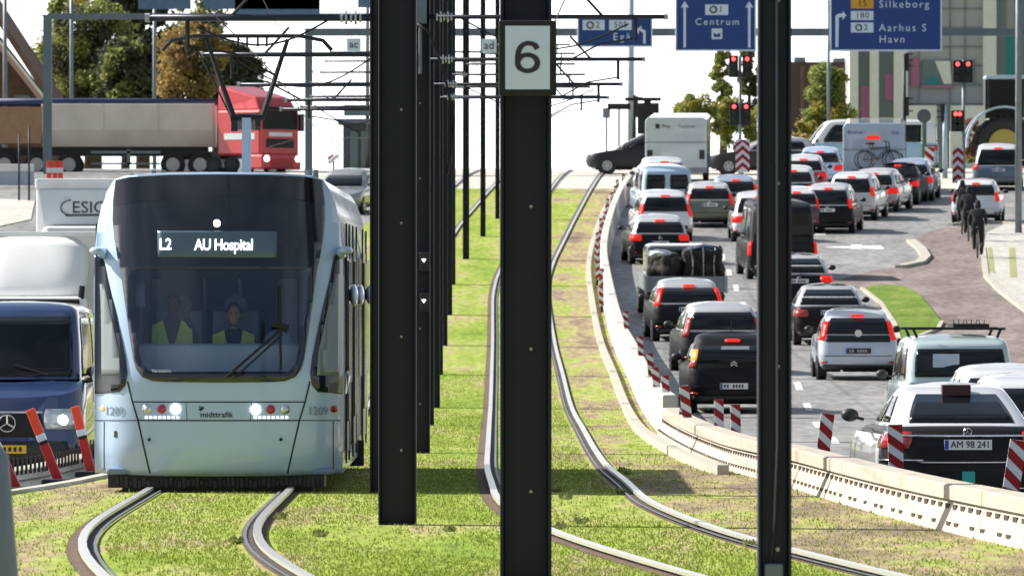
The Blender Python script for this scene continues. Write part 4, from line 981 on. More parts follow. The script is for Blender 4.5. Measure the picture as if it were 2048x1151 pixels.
# ---------------------------------------------------------------- people
def person(label, loc, rz, J, E_, head, skin='skin', hair='hair', cloth='darkcloth', clothes=(), parent=None, facing=-1, grp=None, hood=False):
    """J joints name -> (pos, radius); one skinned body, head with nose, ears, eyes; clothing as children"""
    names = list(J); me = bpy.data.meshes.new('person'); me.from_pydata([J[n][0] for n in names], [(names.index(a), names.index(b)) for a, b in E_], [])
    o = bpy.data.objects.new('person', me); col.objects.link(o)
    sk = o.modifiers.new('skin', 'SKIN'); 
    for i, n in enumerate(names):
        v = me.skin_vertices[0].data[i]; r = J[n][1]; v.radius = (r, r) if not isinstance(r, tuple) else r; v.use_root = (i == 0)
    ss = o.modifiers.new('sub', 'SUBSURF'); ss.levels = 2; ss.render_levels = 2
    bpy.context.view_layer.update()
    m2 = bpy.data.meshes.new_from_object(o.evaluated_get(bpy.context.evaluated_depsgraph_get())); bpy.data.objects.remove(o)
    hp = Vector(head); mb = MB()
    mb.ell(hp, (.078, .095, .115), 18, 12); mb.ell(hp+Vector((0, facing*.095, -.015)), (.014, .022, .022), 8, 6)
    for s in (-1, 1): mb.ell(hp+Vector((s*.078, 0, -.01)), (.012, .02, .03), 8, 6)
    mb.ell(hp+Vector((0, facing*.03, -.075)), (.05, .06, .045), 12, 8); mb.ell(hp+Vector((0, facing*.088, -.06)), (.024, .010, .007), 8, 5)
    n0 = len(m2.polygons); bm = bmesh.new(); bm.from_mesh(m2); tmp = bpy.data.meshes.new('t'); tmp.from_pydata(mb.v, [], mb.f); bm.from_mesh(tmp)
    bmesh.ops.recalc_face_normals(bm, faces=bm.faces); bm.to_mesh(m2); bm.free(); bpy.data.meshes.remove(tmp)
    m2.materials.clear(); m2.materials.append(M[cloth]); m2.materials.append(M[skin])
    body = bpy.data.objects.new('person', m2); col.objects.link(body); body.location = loc; body.rotation_euler = (0, 0, rz)
    for p in m2.polygons:
        p.use_smooth = True; c = p.center
        if (c-hp).length < .16: p.material_index = 1
        elif any((c-Vector(J[k][0])).length < .085 for k in J if k.startswith('hand') or k.startswith('fing')): p.material_index = 1
    tag(body, label, 'person', grp)
    h = MB().ell(hp+Vector((0, -facing*.02, .03)), (.088, .10, .10), 16, 10)
    if hood: h.ell(hp+Vector((0, -facing*.03, -.05)), (.10, .09, .11), 14, 9)
    h.build('hood' if hood else 'hair', M[hair], body, True)
    for s in (-1, 1): MB().ell(hp+Vector((s*.03, facing*.088, .012)), (.011, .008, .007), 8, 5).build('eye', M['black'], body)
    return body
def fingers(J, E_, k, hand, dirv, up, side):
    for i in range(4):
        p = Vector(hand)+Vector(dirv)*.05+Vector(side)*(.028*(i-1.5)); q = p+Vector(dirv)*(.035)+Vector(up)*.006; r = q+Vector(dirv)*(.028+.006*(i in (1, 2)))+Vector(up)*.012
        J[f'fing{k}{i}a'] = (tuple(p), .010); J[f'fing{k}{i}b'] = (tuple(q), .009); J[f'fing{k}{i}c'] = (tuple(r), .008)
        E_ += [(k, f'fing{k}{i}a'), (f'fing{k}{i}a', f'fing{k}{i}b'), (f'fing{k}{i}b', f'fing{k}{i}c')]
    t0 = Vector(hand)+Vector(side)*.045+Vector(dirv)*.01; t1 = t0+Vector(side)*.02+Vector(dirv)*.03
    J[f'fing{k}ta'] = (tuple(t0), .011); J[f'fing{k}tb'] = (tuple(t1), .009); E_ += [(k, f'fing{k}ta'), (f'fing{k}ta', f'fing{k}tb')]

# ---------------------------------------------------------------- tram
S0 = 187.0; TD = F/S0; TX = (438-1024)/S0
tram = empty('tram', (TX, TD, G(TD)), label='pale blue tram with dark windscreen and lit destination display on the left track', cat='tram')
def FY(x, z):
    a = min(1.3, abs(x))/1.325
    lean = .10*max(0, (.55-z)/.35)**2+(0.02*max(0, z-.9) if z < 1.25 else .007+.30*(z-1.25)+.04*max(0, z-2.6)**2)
    return lean+.16*a**2.2+.34*a**7
def tp(px, py):
    x = (px-438)/S0; z = (986-py)/S0
    for _ in range(3):
        dd = TD+FY(x, z); x = (px-1024)*dd/F-TX; z = CZ+(575.5-py)*dd/F
    return x, z
def decal(name, pts, off, m, parent=None, px=True, grid=.09, thick=.01, many=False, **k):
    bm = bmesh.new()
    for poly in (pts if many else [pts]):
        q = [tp(*p) for p in poly] if px else poly
        vs = [bm.verts.new((a, 0, b)) for a, b in q]; bm.faces.new(vs)
    bmesh.ops.remove_doubles(bm, verts=bm.verts[:], dist=.002)
    xs = [v.co.x for v in bm.verts]; zs = [v.co.z for v in bm.verts]
    for lo, hi, no in ((min(xs), max(xs), (1, 0, 0)), (min(zs), max(zs), (0, 0, 1))):
        a = math.floor(lo/grid)+1
        while a*grid < hi:
            bmesh.ops.bisect_plane(bm, geom=bm.verts[:]+bm.edges[:]+bm.faces[:], plane_co=(a*grid*no[0], 0, a*grid*no[2]), plane_no=no); a += 1
    bmesh.ops.triangulate(bm, faces=bm.faces[:])
    for f in bm.faces:
        f.normal_update()
        if f.normal.y > 0: f.normal_flip()
    for v in bm.verts: v.co.y = FY(v.co.x, v.co.z)-off
    me = bpy.data.meshes.new(name); bm.to_mesh(me); bm.free()
    o = link(name, me, m, parent or tram, True, **k)
    if thick:
        s = o.modifiers.new('s', 'SOLIDIFY'); s.thickness = thick; s.offset = -1
    return o
def mir(pts): return [(875-x, y) for x, y in pts]
HALF = [(190, 945), (189, 840), (188, 700), (188, 560), (190, 500), (195, 450), (203, 412), (214, 382), (228, 360), (250, 351), (320, 346), (437, 344)]
op_l = [(258, 540), (265, 610), (276, 690), (284, 728), (300, 742)]
front = [
 HALF[4:]+[(437, 540), (258, 540), (189, 540)],
 [(189, 540), (258, 540)]+op_l[1:]+[(437, 742), (437, 945), (320, 947), (240, 949)]+HALF[:4],
]
front = [HALF[4:]+[(437.5, 344), (437.5, 540), (258, 540), (189, 540)], front[1]]
front[0] = HALF[4:-1]+[(437.5, 344), (437.5, 540), (258, 540), (189, 540)]
front[1] = [(189, 540), (258, 540)]+op_l[1:]+[(437.5, 742), (437.5, 952), (330, 951), (240, 948)]+HALF[:4]
front += [mir(f)[::-1] for f in front]
decal('front_shell', front, 0, M['tramwhite'], many=True, thick=.03)
# body sides and roof as one sleeve
half = [tp(*p) for p in HALF]; half[-1] = (0, half[-1][1]); half = half[::-1]; outl = [(-x if 0 else x, z) for x, z in half]
right = [(-x, z) for x, z in half]             # half is the left side (negative x)
rh = [tp(875-a, b) for a, b in HALF[::-1]]; rh[0] = (0, rh[0][1]); right = rh; full = [(x, z) for x, z in reversed(half)]+right[1:]
dense = []
for a, b in zip(full, full[1:]):
    n = max(1, int(math.dist(a, b)/.1))
    for i in range(n): dense.append((a[0]+(b[0]-a[0])*i/n, a[1]+(b[1]-a[1])*i/n))
dense.append(full[-1]); LT_ = 15.6
mb = MB(); vs = []
stations = [None, 1.2, 3, 6, 8.2, 8.21, 8.35, 8.36, 12, LT_]
for st_ in stations:
    for x, z in dense:
        y = FY(x, z)+.001 if st_ is None else st_
        k = .965 if st_ in (8.21, 8.35) else 1
        vs.append((x*k, y, z if k == 1 else .3+(z-.3)*.985))
n = len(dense)
for j in range(len(stations)-1):
    for i in range(n-1): a = j*n+i; mb.f.append((a, a+1, a+n+1, a+n))
mb.f.append(tuple(range((len(stations)-1)*n, len(stations)*n)))
mb.v = vs; o = mb.build('body_shell', M['tramwhite'], tram); auto(o, 40)
MB().box(-1.2, 1.2, .6, LT_, .24, .36).build('floor', M['under'], tram)
MB().tube([(0, 8.22, .6), (0, 8.48, .6)], .5, 4).build('bellows', M['black'], tram)
# black surround of the windscreen
L1_ = [(231, 362), (226, 400), (225, 440), (229, 480), (236, 520), (241, 540), (249, 600), (259, 670), (266, 715), (272, 737), (284, 753), (305, 761), (330, 763)]
top_arc = [(437.5, 352), (340, 352), (260, 356)]
sur = [top_arc+L1_[:6]+[(258, 540), (437.5, 540)], [(241, 540)]+L1_[6:]+[(437.5, 764), (437.5, 742)]+op_l[::-1]]
decal('windscreen_surround', sur+[mir(s)[::-1] for s in sur], .014, M['tramblack'], many=True, thick=.012)
decal('windscreen', [(256, 538)]+[(x-3, y+3) for x, y in op_l[1:]]+[(x+3, y+3) for x, y in mir(op_l[::-1])[:-1]]+[(619, 538)], .018, M['screen'], thick=0)
decal('roof_visor', [(231, 360), (260, 354), (340, 350), (437, 349), (535, 350), (615, 354), (644, 360), (650, 410), (600, 400), (437, 392), (290, 402), (226, 412)], .0165, mat("roof_black", (.004, .004, .006), .12, coat=1, noise=.2, ns=.6), thick=0)
# side cab windows seen from the front
wl_ = [(189, 510), (200, 506), (206, 512), (214, 556), (233, 633), (250, 712), (254, 745), (250, 770), (238, 783), (189, 787)]
pn_ = [(195, 545), (204, 550), (224, 640), (238, 705), (241, 750), (195, 750)]
for f in (lambda p: p, lambda p: mir(p)[::-1]):
    w_ = decal('cab_side_window', f(wl_), .014, M['tramblack'])
    decal('pane', f(pn_), .020, mat("side_pane", (.20, .24, .24), .15, coat=.6, noise=.1, ns=.8), parent=w_, thick=.004)
# seams
def seam(pts, wpx=2.2, name='seam'):
    polys = []
    for a, b in zip(pts, pts[1:]):
        dx, dy = b[0]-a[0], b[1]-a[1]; l = math.hypot(dx, dy); nx, ny = -dy/l*wpx/2, dx/l*wpx/2
        polys.append([(a[0]+nx, a[1]+ny), (b[0]+nx, b[1]+ny), (b[0]-nx, b[1]-ny), (a[0]-nx, a[1]-ny)])
    decal(name, polys, .004, M['seam'], many=True, thick=0)
for f in (lambda p: p, mir):
    seam(f([(255, 762), (264, 800), (276, 840), (300, 946)]), 3.2); seam(f([(190, 840), (276, 840)]), 1.8); seam(f([(208, 842), (208, 940)]), 1.4)
seam([(266, 803), (609, 803)], 2.4); seam([(277, 840), (598, 840)], 2.6); seam([(372, 805), (374, 839)], 1.2); seam([(503, 805), (501, 839)], 1.2)
seam([(231, 861), (231, 874)], 6, 'keyhole')
for x in (298, 562):
    decal('bolt', [(x+3.5*math.cos(a*.7854), 878+3.5*math.sin(a*.7854)) for a in range(8)], .01, M['seam'])
def circ(x, y, r, n=14): return [(x+r*math.cos(2*math.pi*a/n), y+r*math.sin(2*math.pi*a/n)) for a in range(n)]
for x, y, r, mm_, nm in [(293, 817, 9, 'chrome', 'fog_lamp'), (571, 818, 9, 'chrome', 'fog_lamp'), (323, 817, 9, 'red', 'tail_lamp'), (541, 818, 9, 'red', 'tail_lamp'), (351, 817, 10, 'headon', 'headlight'), (511, 818, 10, 'headon', 'headlight'), (201, 815, 7, 'orange', 'side_lamp'), (669, 817, 7, 'tail', 'side_lamp')]:
    l_ = decal(nm, circ(x, y, r), .012, M[mm_] if nm != 'tail_lamp' else mat('tram_tail_lamp', (.45, .01, .06), .3, coat=.8), thick=.02)
    if nm == 'fog_lamp': decal('bulb', circ(x, y, r*.6), .02, M['head'], parent=l_, thick=.004)
ledm = mat('led_strip', (.8, .85, .9), .3, emit=(1, 1, 1), es=1.5)
for x0_, x1_ in ((290, 356), (508, 574)):
    decal('led_strip', [[(x0_+i*9, 832), (x0_+i*9+5, 832), (x0_+i*9+5, 836), (x0_+i*9, 836)] for i in range(8)], .01, ledm, many=True, thick=0)
def tram_text(name, s, px, py, hpx, m, off=.02, sx=1.0, spacing=1, parent=None):
    me = text(s, hpx/S0*1.38, ext=.001, spacing=spacing, bold=.003 if hpx > 20 else .001); x, z = tp(px, py)
    for v in me.vertices:
        v.co.x = v.co.x*sx+x; v.co.z += z; v.co.y = FY(v.co.x, v.co.z)-off+v.co.y
    return link(name, me, m, parent or tram)
dp = decal('destination_display', [(315, 461), (554, 462), (553, 515), (316, 514)], .024, mat('display_panel', (.075, .125, .175), .35, coat=.3, noise=.08), thick=.006)
txm = mat('display_text', (.9, .9, .9), .4, emit=(1, 1, 1), es=1.2)
tram_text('display_lettering', 'L2', 331, 489, 23, txm, .032, .82, parent=dp); tram_text('display_lettering', 'AU Hospital', 448, 490, 23, txm, .032, .80, .93, parent=dp)
decal('marker_light', circ(434, 446, 7), .03, M['headon'], thick=.01)
grt = mat('fleet_grey', (.22, .28, .34), .6)
tram_text('number_lettering', '1209', 228, 822, 17, grt, .006, .85); tram_text('number_lettering', '1209', 637, 822, 17, grt, .02, .85)
tram_text('operator_lettering', 'midttrafik', 433, 829, 11, M['seam'], .006, 1.1); tram_text('operator_lettering', '∿', 402, 816, 10, M['seam'], .006)
decal('operator_mark', [(397, 818), (405, 812), (409, 815), (401, 822)], .006, M['seam'], thick=0)
tram_text('maker_lettering', 'Variobahn', 323, 741, 7, M['whites'], .03)
# wipers
def wpt(px, py, off=.06):
    x, z = tp(px, py); return (x, FY(x, z)-off, z)
MB().tube([wpt(452, 754), wpt(560, 660), wpt(575, 652)], .014, 6).tube([wpt(470, 754), wpt(565, 668)], .011, 6).tube([wpt(560, 572), wpt(561, 655, .07), wpt(562, 738)], .013, 6).tube([wpt(545, 648, .08), wpt(578, 654, .08)], .03, 6).build('wiper', M['black'], tram)
# dark coupler skirt under the nose
mb = MB().box(-1.20, 1.12, .25, 1.2, .06, .24).box(-1.05, 1.0, .30, 1.2, .0, .08)
random.seed(5)
for i in range(46):
    x = -1.1+2.15*i/45; mb.box(x-.02, x+.02, .18+.04*random.random(), .3, .05+.04*random.random(), .13+.06*random.random())
mb.build('bumper_skirt', M['plastic'], tram)
MB().box(-1.22, 1.22, .20, .5, .20, .27).build('underrun', M['cabdark'], tram, bevel=.03)
for y_ in (2.0, 3.6, 12.0, 13.6):
    for s in (-1, 1): MB().disc((s*.72, y_, .30), .30, 'x', .12, 20).build('wheel', M['tyre'], tram)
# camera pods on the shoulders
for s in (-1, 1): MB().ell((s*1.34, .62, 2.60), (.08, .12, .045)).ell((s*1.29, .85, 2.58), (.06, .25, .07)).build('camera_pod', M['tramwhite'], tram, True)
# right and left flanks: windows, doors, handles
sg_m = mat("flank_glass", (.05, .06, .07), .15, coat=.6, noise=.2, ns=1); dm = mat("flank_door", (.16, .18, .19), .35, coat=.4)
for s in (-1, 1):
    xs_ = 1.325 if s > 0 else -1.367
    for y0, y1 in ((3.0, 4.6), (7.0, 8.1), (8.7, 10.4), (13.2, 15.2)):
        MB().box(min(xs_, xs_+s*.01), max(xs_, xs_+s*.01), y0, y1, 1.15, 2.55).build('side_window', sg_m, tram, bevel=.01)
    for y0, y1 in ((1.6, 2.7), (5.0, 6.6), (10.9, 12.6)):
        dr = MB().box(min(xs_, xs_+s*.014), max(xs_, xs_+s*.014), y0, y1, .42, 2.62).build('door', dm, tram)
        for a in (y0+.1, (y0+y1)/2+.05):
            MB().box(min(xs_, xs_+s*.03), max(xs_, xs_+s*.03), a, a+(y1-y0)/2-.15, .75, 2.5).build('door_window', sg_m, dr)
        MB().ell((s*1.40, (y0+y1)/2, 2.12), (.05, .25, .12)).build('door_light', M['tramwhite'], dr, True)
    for y0 in (1.3, 2.85, 4.8, 6.8, 10.6, 12.9):
        MB().box(min(xs_, xs_+s*.02), max(xs_, xs_+s*.02), y0, y0+.04, .3, 2.9).build('seam', M['seam'], tram)
    MB().tube([(s*1.36, .70, 1.06), (s*1.38, .72, 1.25), (s*1.36, .76, 1.30), (s*1.34, .80, 1.25), (s*1.34, .82, 1.06)], .012, 6).build('grab_handle', M['chrome'], tram)
MB().box(1.1, 1.38, 8.9, 9.3, .1, .4).build('side_step', M['black'], tram)
# roof: twin horn units, fittings and pantograph
for x_ in (-.10, .095): MB().disc((x_, 1.3, 3.54), .085, 'y', .16, 16).disc((x_, 1.21, 3.54), .055, 'y', .03, 12).build('roof_horn', M['black'], tram)
MB().box(-.16, .15, 1.25, 1.45, 3.40, 3.50).build('horn_bracket', M['black'], tram)
rf = MB()
for x_ in (-1.0, -.9, -.76, -.66, .93, 1.0): rf.box(x_-.025, x_+.03, 1.3, 1.4, 3.3, 3.44+.04*(x_ > -.8))
rf.build('roof_fitting', M['galv'], tram, bevel=.01)
MB().box(-.8, .8, 4.8, 7.6, 3.30, 3.44).build('roof_box', M['galv'], tram, bevel=.05); MB().box(-.7, .7, 9.5, 12.5, 3.30, 3.44).build('roof_box', M['galv'], tram, bevel=.05)
pan = empty('pantograph', (.165, 3.9, 0)); pan.parent = tram
MB().box(-.05, .05, -.05, .05, 3.40, 4.10).build('mast', M['palepost'], pan)
MB().tube([(-.18, 0, 4.10), (.20, 0, 4.11)], .035, 8).box(-.17, -.10, -.08, .1, 3.95, 4.08).box(.10, .16, -.05, .05, 4.0, 4.1).build('knee_frame', M['black'], pan)
MB().tube([(-.15, 0, 4.12), (-.455, .2, 4.98)], [.035, .022], 8).build('upper_arm', M['black'], pan); MB().tube([(.18, 0, 4.12), (.455, .2, 4.98)], [.035, .022], 8).build('upper_arm', M['black'], pan)
MB().tube([(-.17, .05, 4.10), (-.55, .2, 4.86)], .010, 6).build('guide_rod', M['black'], pan)
hd = MB().tube([(-.95, .2, 4.86), (-.85, .2, 4.97), (-.6, .2, 5.02), (.6, .2, 5.02), (.85, .2, 4.97), (.95, .2, 4.86)], .022, 8)
hd.tube([(-.6, .35, 5.02), (.6, .35, 5.02)], .018, 6)
for q in (-.1, .0, .12, .22): hd.box(q-.012, q+.012, .19, .22, 4.90, 5.0)
hd.build('collector_head', M['black'], pan)
# cab interior
ci = MB()
ci.box(-1.0, 1.0, 2.6, 2.65, 1.0, 2.5).box(-1.05, 1.05, .5, 2.6, .98, 1.02).box(-1.06, -1.0, .75, 2.6, 1.0, 2.5).box(1.0, 1.06, .75, 2.6, 1.0, 2.5).box(-1.0, 1.0, .72, 2.6, 2.45, 2.5)
ci.build('cab_lining', M['cabdark'], tram)
for x_, w_, m_ in ((-.78, .10, 'cabgrey'), (.60, .06, 'cabgrey'), (.70, .14, 'cabgrey'), (.14, .05, 'cabgrey'), (-.25, .04, 'cabgrey')): MB().box(x_-w_/2, x_+w_/2, 2.5, 2.58, 1.25, 2.3).build('partition_post', M[m_], tram)
MB().box(-.95, .9, .62, 1.1, 1.0, 1.60).build('dashboard', M['cabgrey'], tram, bevel=.08)
MB().ell((.62, .80, 1.60), (.18, .12, .16)).build('instrument_hood', M['cabdark'], tram, True)
for x_ in (-.50, .12):
    MB().box(x_-.25, x_+.25, 1.72, 1.82, 1.1, 1.95).ell((x_, 1.78, 2.02), (.14, .05, .12)).build('seat', M['cabdark'], tram, bevel=.03)
MB().box(-.93, -.83, .78, .95, 2.0, 2.25).build('sun_blind', M['cabdark'], tram)
def seated(px, py_head, skin_, lab, wave):
    dd = TD+1.45; x = (px-1024)*dd/F; z = CZ+(575.5-py_head)*dd/F
    J = dict(pelvis=((0, .08, -.68), (.15, .13)), waist=((0, .06, -.50), (.14, .11)), chest=((0, .03, -.33), (.17, .12)), neckb=((0, .02, -.20), (.085, .08)), neck=((0, 0, -.12), .05),
             shl=((-.17, .02, -.24), .065), ell=((-.24, -.02, -.50), .05), wrl=((-.20, -.26, -.55), .034), handl=((-.18, -.33, -.55), .036),
             shr=((.17, .02, -.24), .065))
    if wave: J.update(elr=((.26, -.05, -.42), .05), wrr=((.16, -.15, -.14), .033), handr=((.145, -.17, -.07), (.034, .03)))
    else: J.update(elr=((.24, -.02, -.50), .05), wrr=((.20, -.26, -.55), .034), handr=((.18, -.33, -.55), .036))
    J.update(hipl=((-.10, 0, -.72), .09), knl=((-.13, -.42, -.70), .065), anl=((-.13, -.40, -1.1), .045), hipr=((.10, 0, -.72), .09), knr=((.13, -.42, -.70), .065), anr=((.13, -.40, -1.1), .045))
    E_ = [('pelvis', 'waist'), ('waist', 'chest'), ('chest', 'neckb'), ('neckb', 'neck'), ('chest', 'shl'), ('shl', 'ell'), ('ell', 'wrl'), ('wrl', 'handl'), ('chest', 'shr'), ('shr', 'elr'), ('elr', 'wrr'), ('wrr', 'handr'),
          ('pelvis', 'hipl'), ('hipl', 'knl'), ('knl', 'anl'), ('pelvis', 'hipr'), ('hipr', 'knr'), ('knr', 'anr')]
    if wave: fingers(J, E_, 'handr', J['handr'][0], (0, 0, 1), (0, -.3, 0), (-1, 0, 0))
    b = person(lab, (x, dd, z), 0, J, E_, (0, 0, 0), skin=skin_, hair='hair' if wave else 'hairb', cloth='navy', grp='tram crew in the cab')
    for s in (-1, 1):
        v = MB(); P_ = [(s*.22, -.23), (s*.10, -.17), (s*.02, -.46), (s*.02, -.60), (s*.19, -.60), (s*.225, -.45)] if wave else [(s*.23, -.22), (s*.10, -.17), (s*.07, -.35), (s*.06, -.50), (s*.20, -.50), (s*.23, -.36)]
        v.prism(P_, -.145, -.12); v.build('vest_panel', M['vest'], b, bevel=.01)
    return b
seated(345, 608, 'skind', 'person with dark skin in a yellow vest raising one hand behind the tram windscreen', True)
seated(468, 628, 'skin', 'person with light skin in an open yellow vest at the tram controls', False)

# ---------------------------------------------------------------- overhead line masts
MG = 'dark steel masts between the tram tracks'
def mast(px, s_, wpx, base_d, label, top=9.5, arms=(), sign=None, fancy=True, dep=.30, flange=.022, name='overhead_line_mast', grp=MG):
    d = base_d or F/s_; x = X(px, d); W = wpx*d/F
    t = empty(name, (x, d, G(d)), label=label, cat='mast', group=grp)
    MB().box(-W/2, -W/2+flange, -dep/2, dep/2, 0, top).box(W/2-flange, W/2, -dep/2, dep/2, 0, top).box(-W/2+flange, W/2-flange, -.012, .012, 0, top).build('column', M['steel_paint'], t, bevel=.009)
    MB().box(-W/2+.03, W/2-.03, -dep/2+.03, dep/2-.03, 0, .03).build('base_plate', M['steel_paint'], t)
    bl = MB()
    for q in range(9): bl.disc((W*.10, -.02, .7+q*1.05), .012, 'y', .02, 8)
    bl.build('bolt', M['rim'], t)
    for (h, x0, x1, r) in arms:
        a = MB().tube([(x0-x, -dep/2-.03, h), (x1-x, -dep/2-.03, h)], r, 10); a.build('arm_tube', M['tube'], t, True)
        s = -1 if abs(x0-x) > abs(x1-x) else 1; end = (x0 if s < 0 else x1)-x
        ins = MB(); st_ = s*(W/2+.05)
        for q in range(5): ins.disc((st_+s*(.05+q*.05), -dep/2-.03, h), .075 if q % 2 else .05, 'x', .025, 12)
        ins.disc((end-s*.02, -dep/2-.03, h), r*1.35, 'x', .05, 10)
        ins.build('insulator', M['insul'], t)
        lx = end-s*.45
        st = MB().tube([(lx, -dep/2-.03, h), (lx, -dep/2-.03, h-.34)], .028, 6).tube([(lx, -dep/2-.03, h-.30), (lx-s*.5, -dep/2-.06, h-.38), (lx-s*.95, -dep/2-.06, h-.62)], .014, 6)
        st.tube([(end-s*.9, -dep/2-.03, h), (end-s*1.25, -dep/2-.03, h+.38)], .02, 6)
        if h > 5.9 or fancy: st.build('registration_arm', M['wire'], t)
        if not fancy: continue
        cv = MB(); p0 = Vector((st_+s*.35, -dep/2-.05, h)); p1 = Vector((end-s*.55, -dep/2-.05, h-.1))
        cv.tube([p0.lerp(p1, q/12)+Vector((0, 0, .40*math.sin(math.pi*q/12)*(-1 if h > 5.5 else -.6))) for q in range(13)], .011, 5); cv.build('jumper_cable', M['wire'], t, True)
    return t, W
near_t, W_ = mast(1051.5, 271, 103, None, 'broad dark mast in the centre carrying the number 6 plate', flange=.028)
s6 = empty('number_plate_board', (X(1055, 58.8), 58.8, G(59)), label='framed white board reading 6 on the centre mast', cat='sign')
z6 = Z(117, 58.8); MB().box(-.212, .212, -.03, .03, z6-.278, z6+.272).build('frame', M['black'], s6, bevel=.012)
pn = MB().box(-.163, .163, -.036, -.031, z6-.232, z6+.232).build('panel', M['signwhite'], s6)
cl = [(.66, .755), (.60, .87), (.50, .925), (.385, .94), (.25, .90), (.15, .80), (.095, .66), (.075, .50)]+[(.37-.295*math.cos(a), .325+.25*math.sin(-a)) for a in [2*math.pi*i/28 for i in range(30)]]
nv_ = []; nf_ = []
for i, (a, b) in enumerate(cl):
    p, q = cl[max(i-1, 0)], cl[min(i+1, len(cl)-1)]; dx, dy = q[0]-p[0], q[1]-p[1]; l_ = math.hypot(dx, dy); hw = .082 if abs(dx)/l_ < .7 else .07
    for s_ in (-1, 1): nv_.append(((a-s_*dy/l_*hw-.37)*.245, -.040-.00002*i, (b+s_*dx/l_*hw-.5)*.236+z6+.002))
for i in range(len(cl)-1): nf_.append((2*i, 2*i+1, 2*i+3, 2*i+2))
MB().add(nv_, nf_).build('numeral', M['ink'], pn)
s6.location.y = 58.8-.18
for o_ in list(pn.children):
    o_.scale = (1, 1, 1)
t, _ = mast(1548.5, 348, 67, 46.0, 'dark mast at the right with a cable running down it', flange=.018, dep=.2)
MB().tube([(.012, -.03, 5), (.014, -.03, 1.3), (.0, -.03, .85), (-.02, -.03, .62)], .010, 6).build('cable', M['galv'], t, True); MB().box(-.06, .05, -.08, -.02, .45, .62).build('junction_box', M['gantry'], t, bevel=.01)
mast(795, 216, 76, None, 'dark mast just right of the tram, nearest of its row', arms=())
mast(775, 187, 70, None, 'dark mast half hidden behind the nearest one, holding the thick tube', arms=((5.08, X(290, 85.3), -1.5, .038),))
row = [(835, 143, 50, 31, 6.1, 1335, 110, 400), (847, 120, 42, None, 6.1, 1290, 170, 475), (861, 107, 38, None, 6.05, 1245, 200, 570), (869, 94, 34, None, 5.9, 1218, 200, 560), (880, 83, 30, None, 6.0, 1200, 200, 600), (891, 76, 27, None, 6.0, 1180, 190, 620), (898.5, 70, 25, None, 6, 1170, 180, 620), (932, 65, 13, None, 6, 1150, 180, 640), (966, 61, 10.5, None, 6, 1150, 150, 650), (995, 58, 9, None, 6, 1140, 130, 660)]
words = ['second', 'third', 'fourth', 'fifth', 'sixth', 'seventh', 'eighth', 'slim dark mast just left of centre, nearest of the three slim ones', 'slim dark mast in the middle of the three slim ones', 'slim dark mast right of the other two, beside the centre mast']
masts = []
for i, (px, s_, wpx, _, h, xr, yl, xl) in enumerate(row):
    d = F/s_; lab = words[i] if i > 6 else f'dark mast, {words[i]} in the receding row by its foot on the grass'
    hl = Z(yl, d)-G(d) if i < 3 else h-.25
    x = X(px, d); arms = [(h, x, X(xr, d), .032), (hl, X(xl, d), x, .034)]
    t, W = mast(px, s_, wpx, None, lab, arms=arms, fancy=i in (0, 2))
    masts.append((t, x, d))
t = masts[0][0]
MB().box(-.06, .13, -.26, -.16, 6.0, 6.35).tube([(.04, -.2, 5.3), (.04, -.2, 6.0)], .03, 6).build('cable_box', M['gantry'], t, bevel=.01)
for zz in (Z(505, 111.9), Z(586, 111.9)):
    sgx = X(851, 111.9)-masts[0][1]
    bx = MB().box(sgx-.075, sgx+.06, -.30, -.16, zz-.14, zz+.12).build('signal_box', M['black'], t, bevel=.01)
    MB().prism([(sgx-.05, zz+.03), (sgx+.01, zz+.03), (sgx-.02, zz-.015)], -.315, -.305).build('signal_lens', M['headon'], bx)
for px, py, tx, i, wv in ((708, 90, 'ac', 3, 28), (978, 92, 'ad', 5, 30)):
    t, x, d = masts[i]; cx = X(px, d)-x; cz = Z(py, d)-G(d); w2 = wv/2*d/F
    pl = MB().box(cx-w2, cx+w2, -.22, -.20, cz-w2*.9, cz+w2*.9).tube([(cx, -.2, cz-w2*.9), (cx, -.2, cz-w2*.9-.2)], .012, 5).build('letter_plate', M['signwhite'], t)
    put_text('lettering', tx, w2*1.5, (cx, -.225, cz), M['ink'], pl)
pts = [(0, -.28, 6.0), (.15, -.3, 5.9), (.35, -.3, 5.4), (.47, -.3, 4.9), (.50, -.3, 4.4), (.42, -.28, 3.9)]
MB().tube(pts, .022, 6).build('feeder_cable', M['wire'], masts[0][0], True)
MB().box(.1, .22, -.22, -.16, 3.8, 4.1).build('switch_box', M['black'], masts[9][0])
# contact wires and carriers following the tracks
def wire(P, h, r, label, d0=20, d1=326, sag=0, per=None):
    pts = [(lerp_path(P, d), d, (G(d)+h if d > 120 else h)+sag*math.sin(d*.16)) for d in range(d0, d1, 4)]
    MB().tube(pts, r, 4, cap=False).build('overhead_wire', M['wire'], None, label=label, cat='wire', group='overhead wires above the tracks')
wire(TR, 5.25, .008, 'contact wire above the right track'); wire(TL, 5.05, .008, 'contact wire above the left track', d0=84)
wire(TR, 6.0, .007, 'upper carrier wire above the right track', sag=.12); wire(TL, 5.9, .007, 'upper carrier wire above the left track', sag=.12)

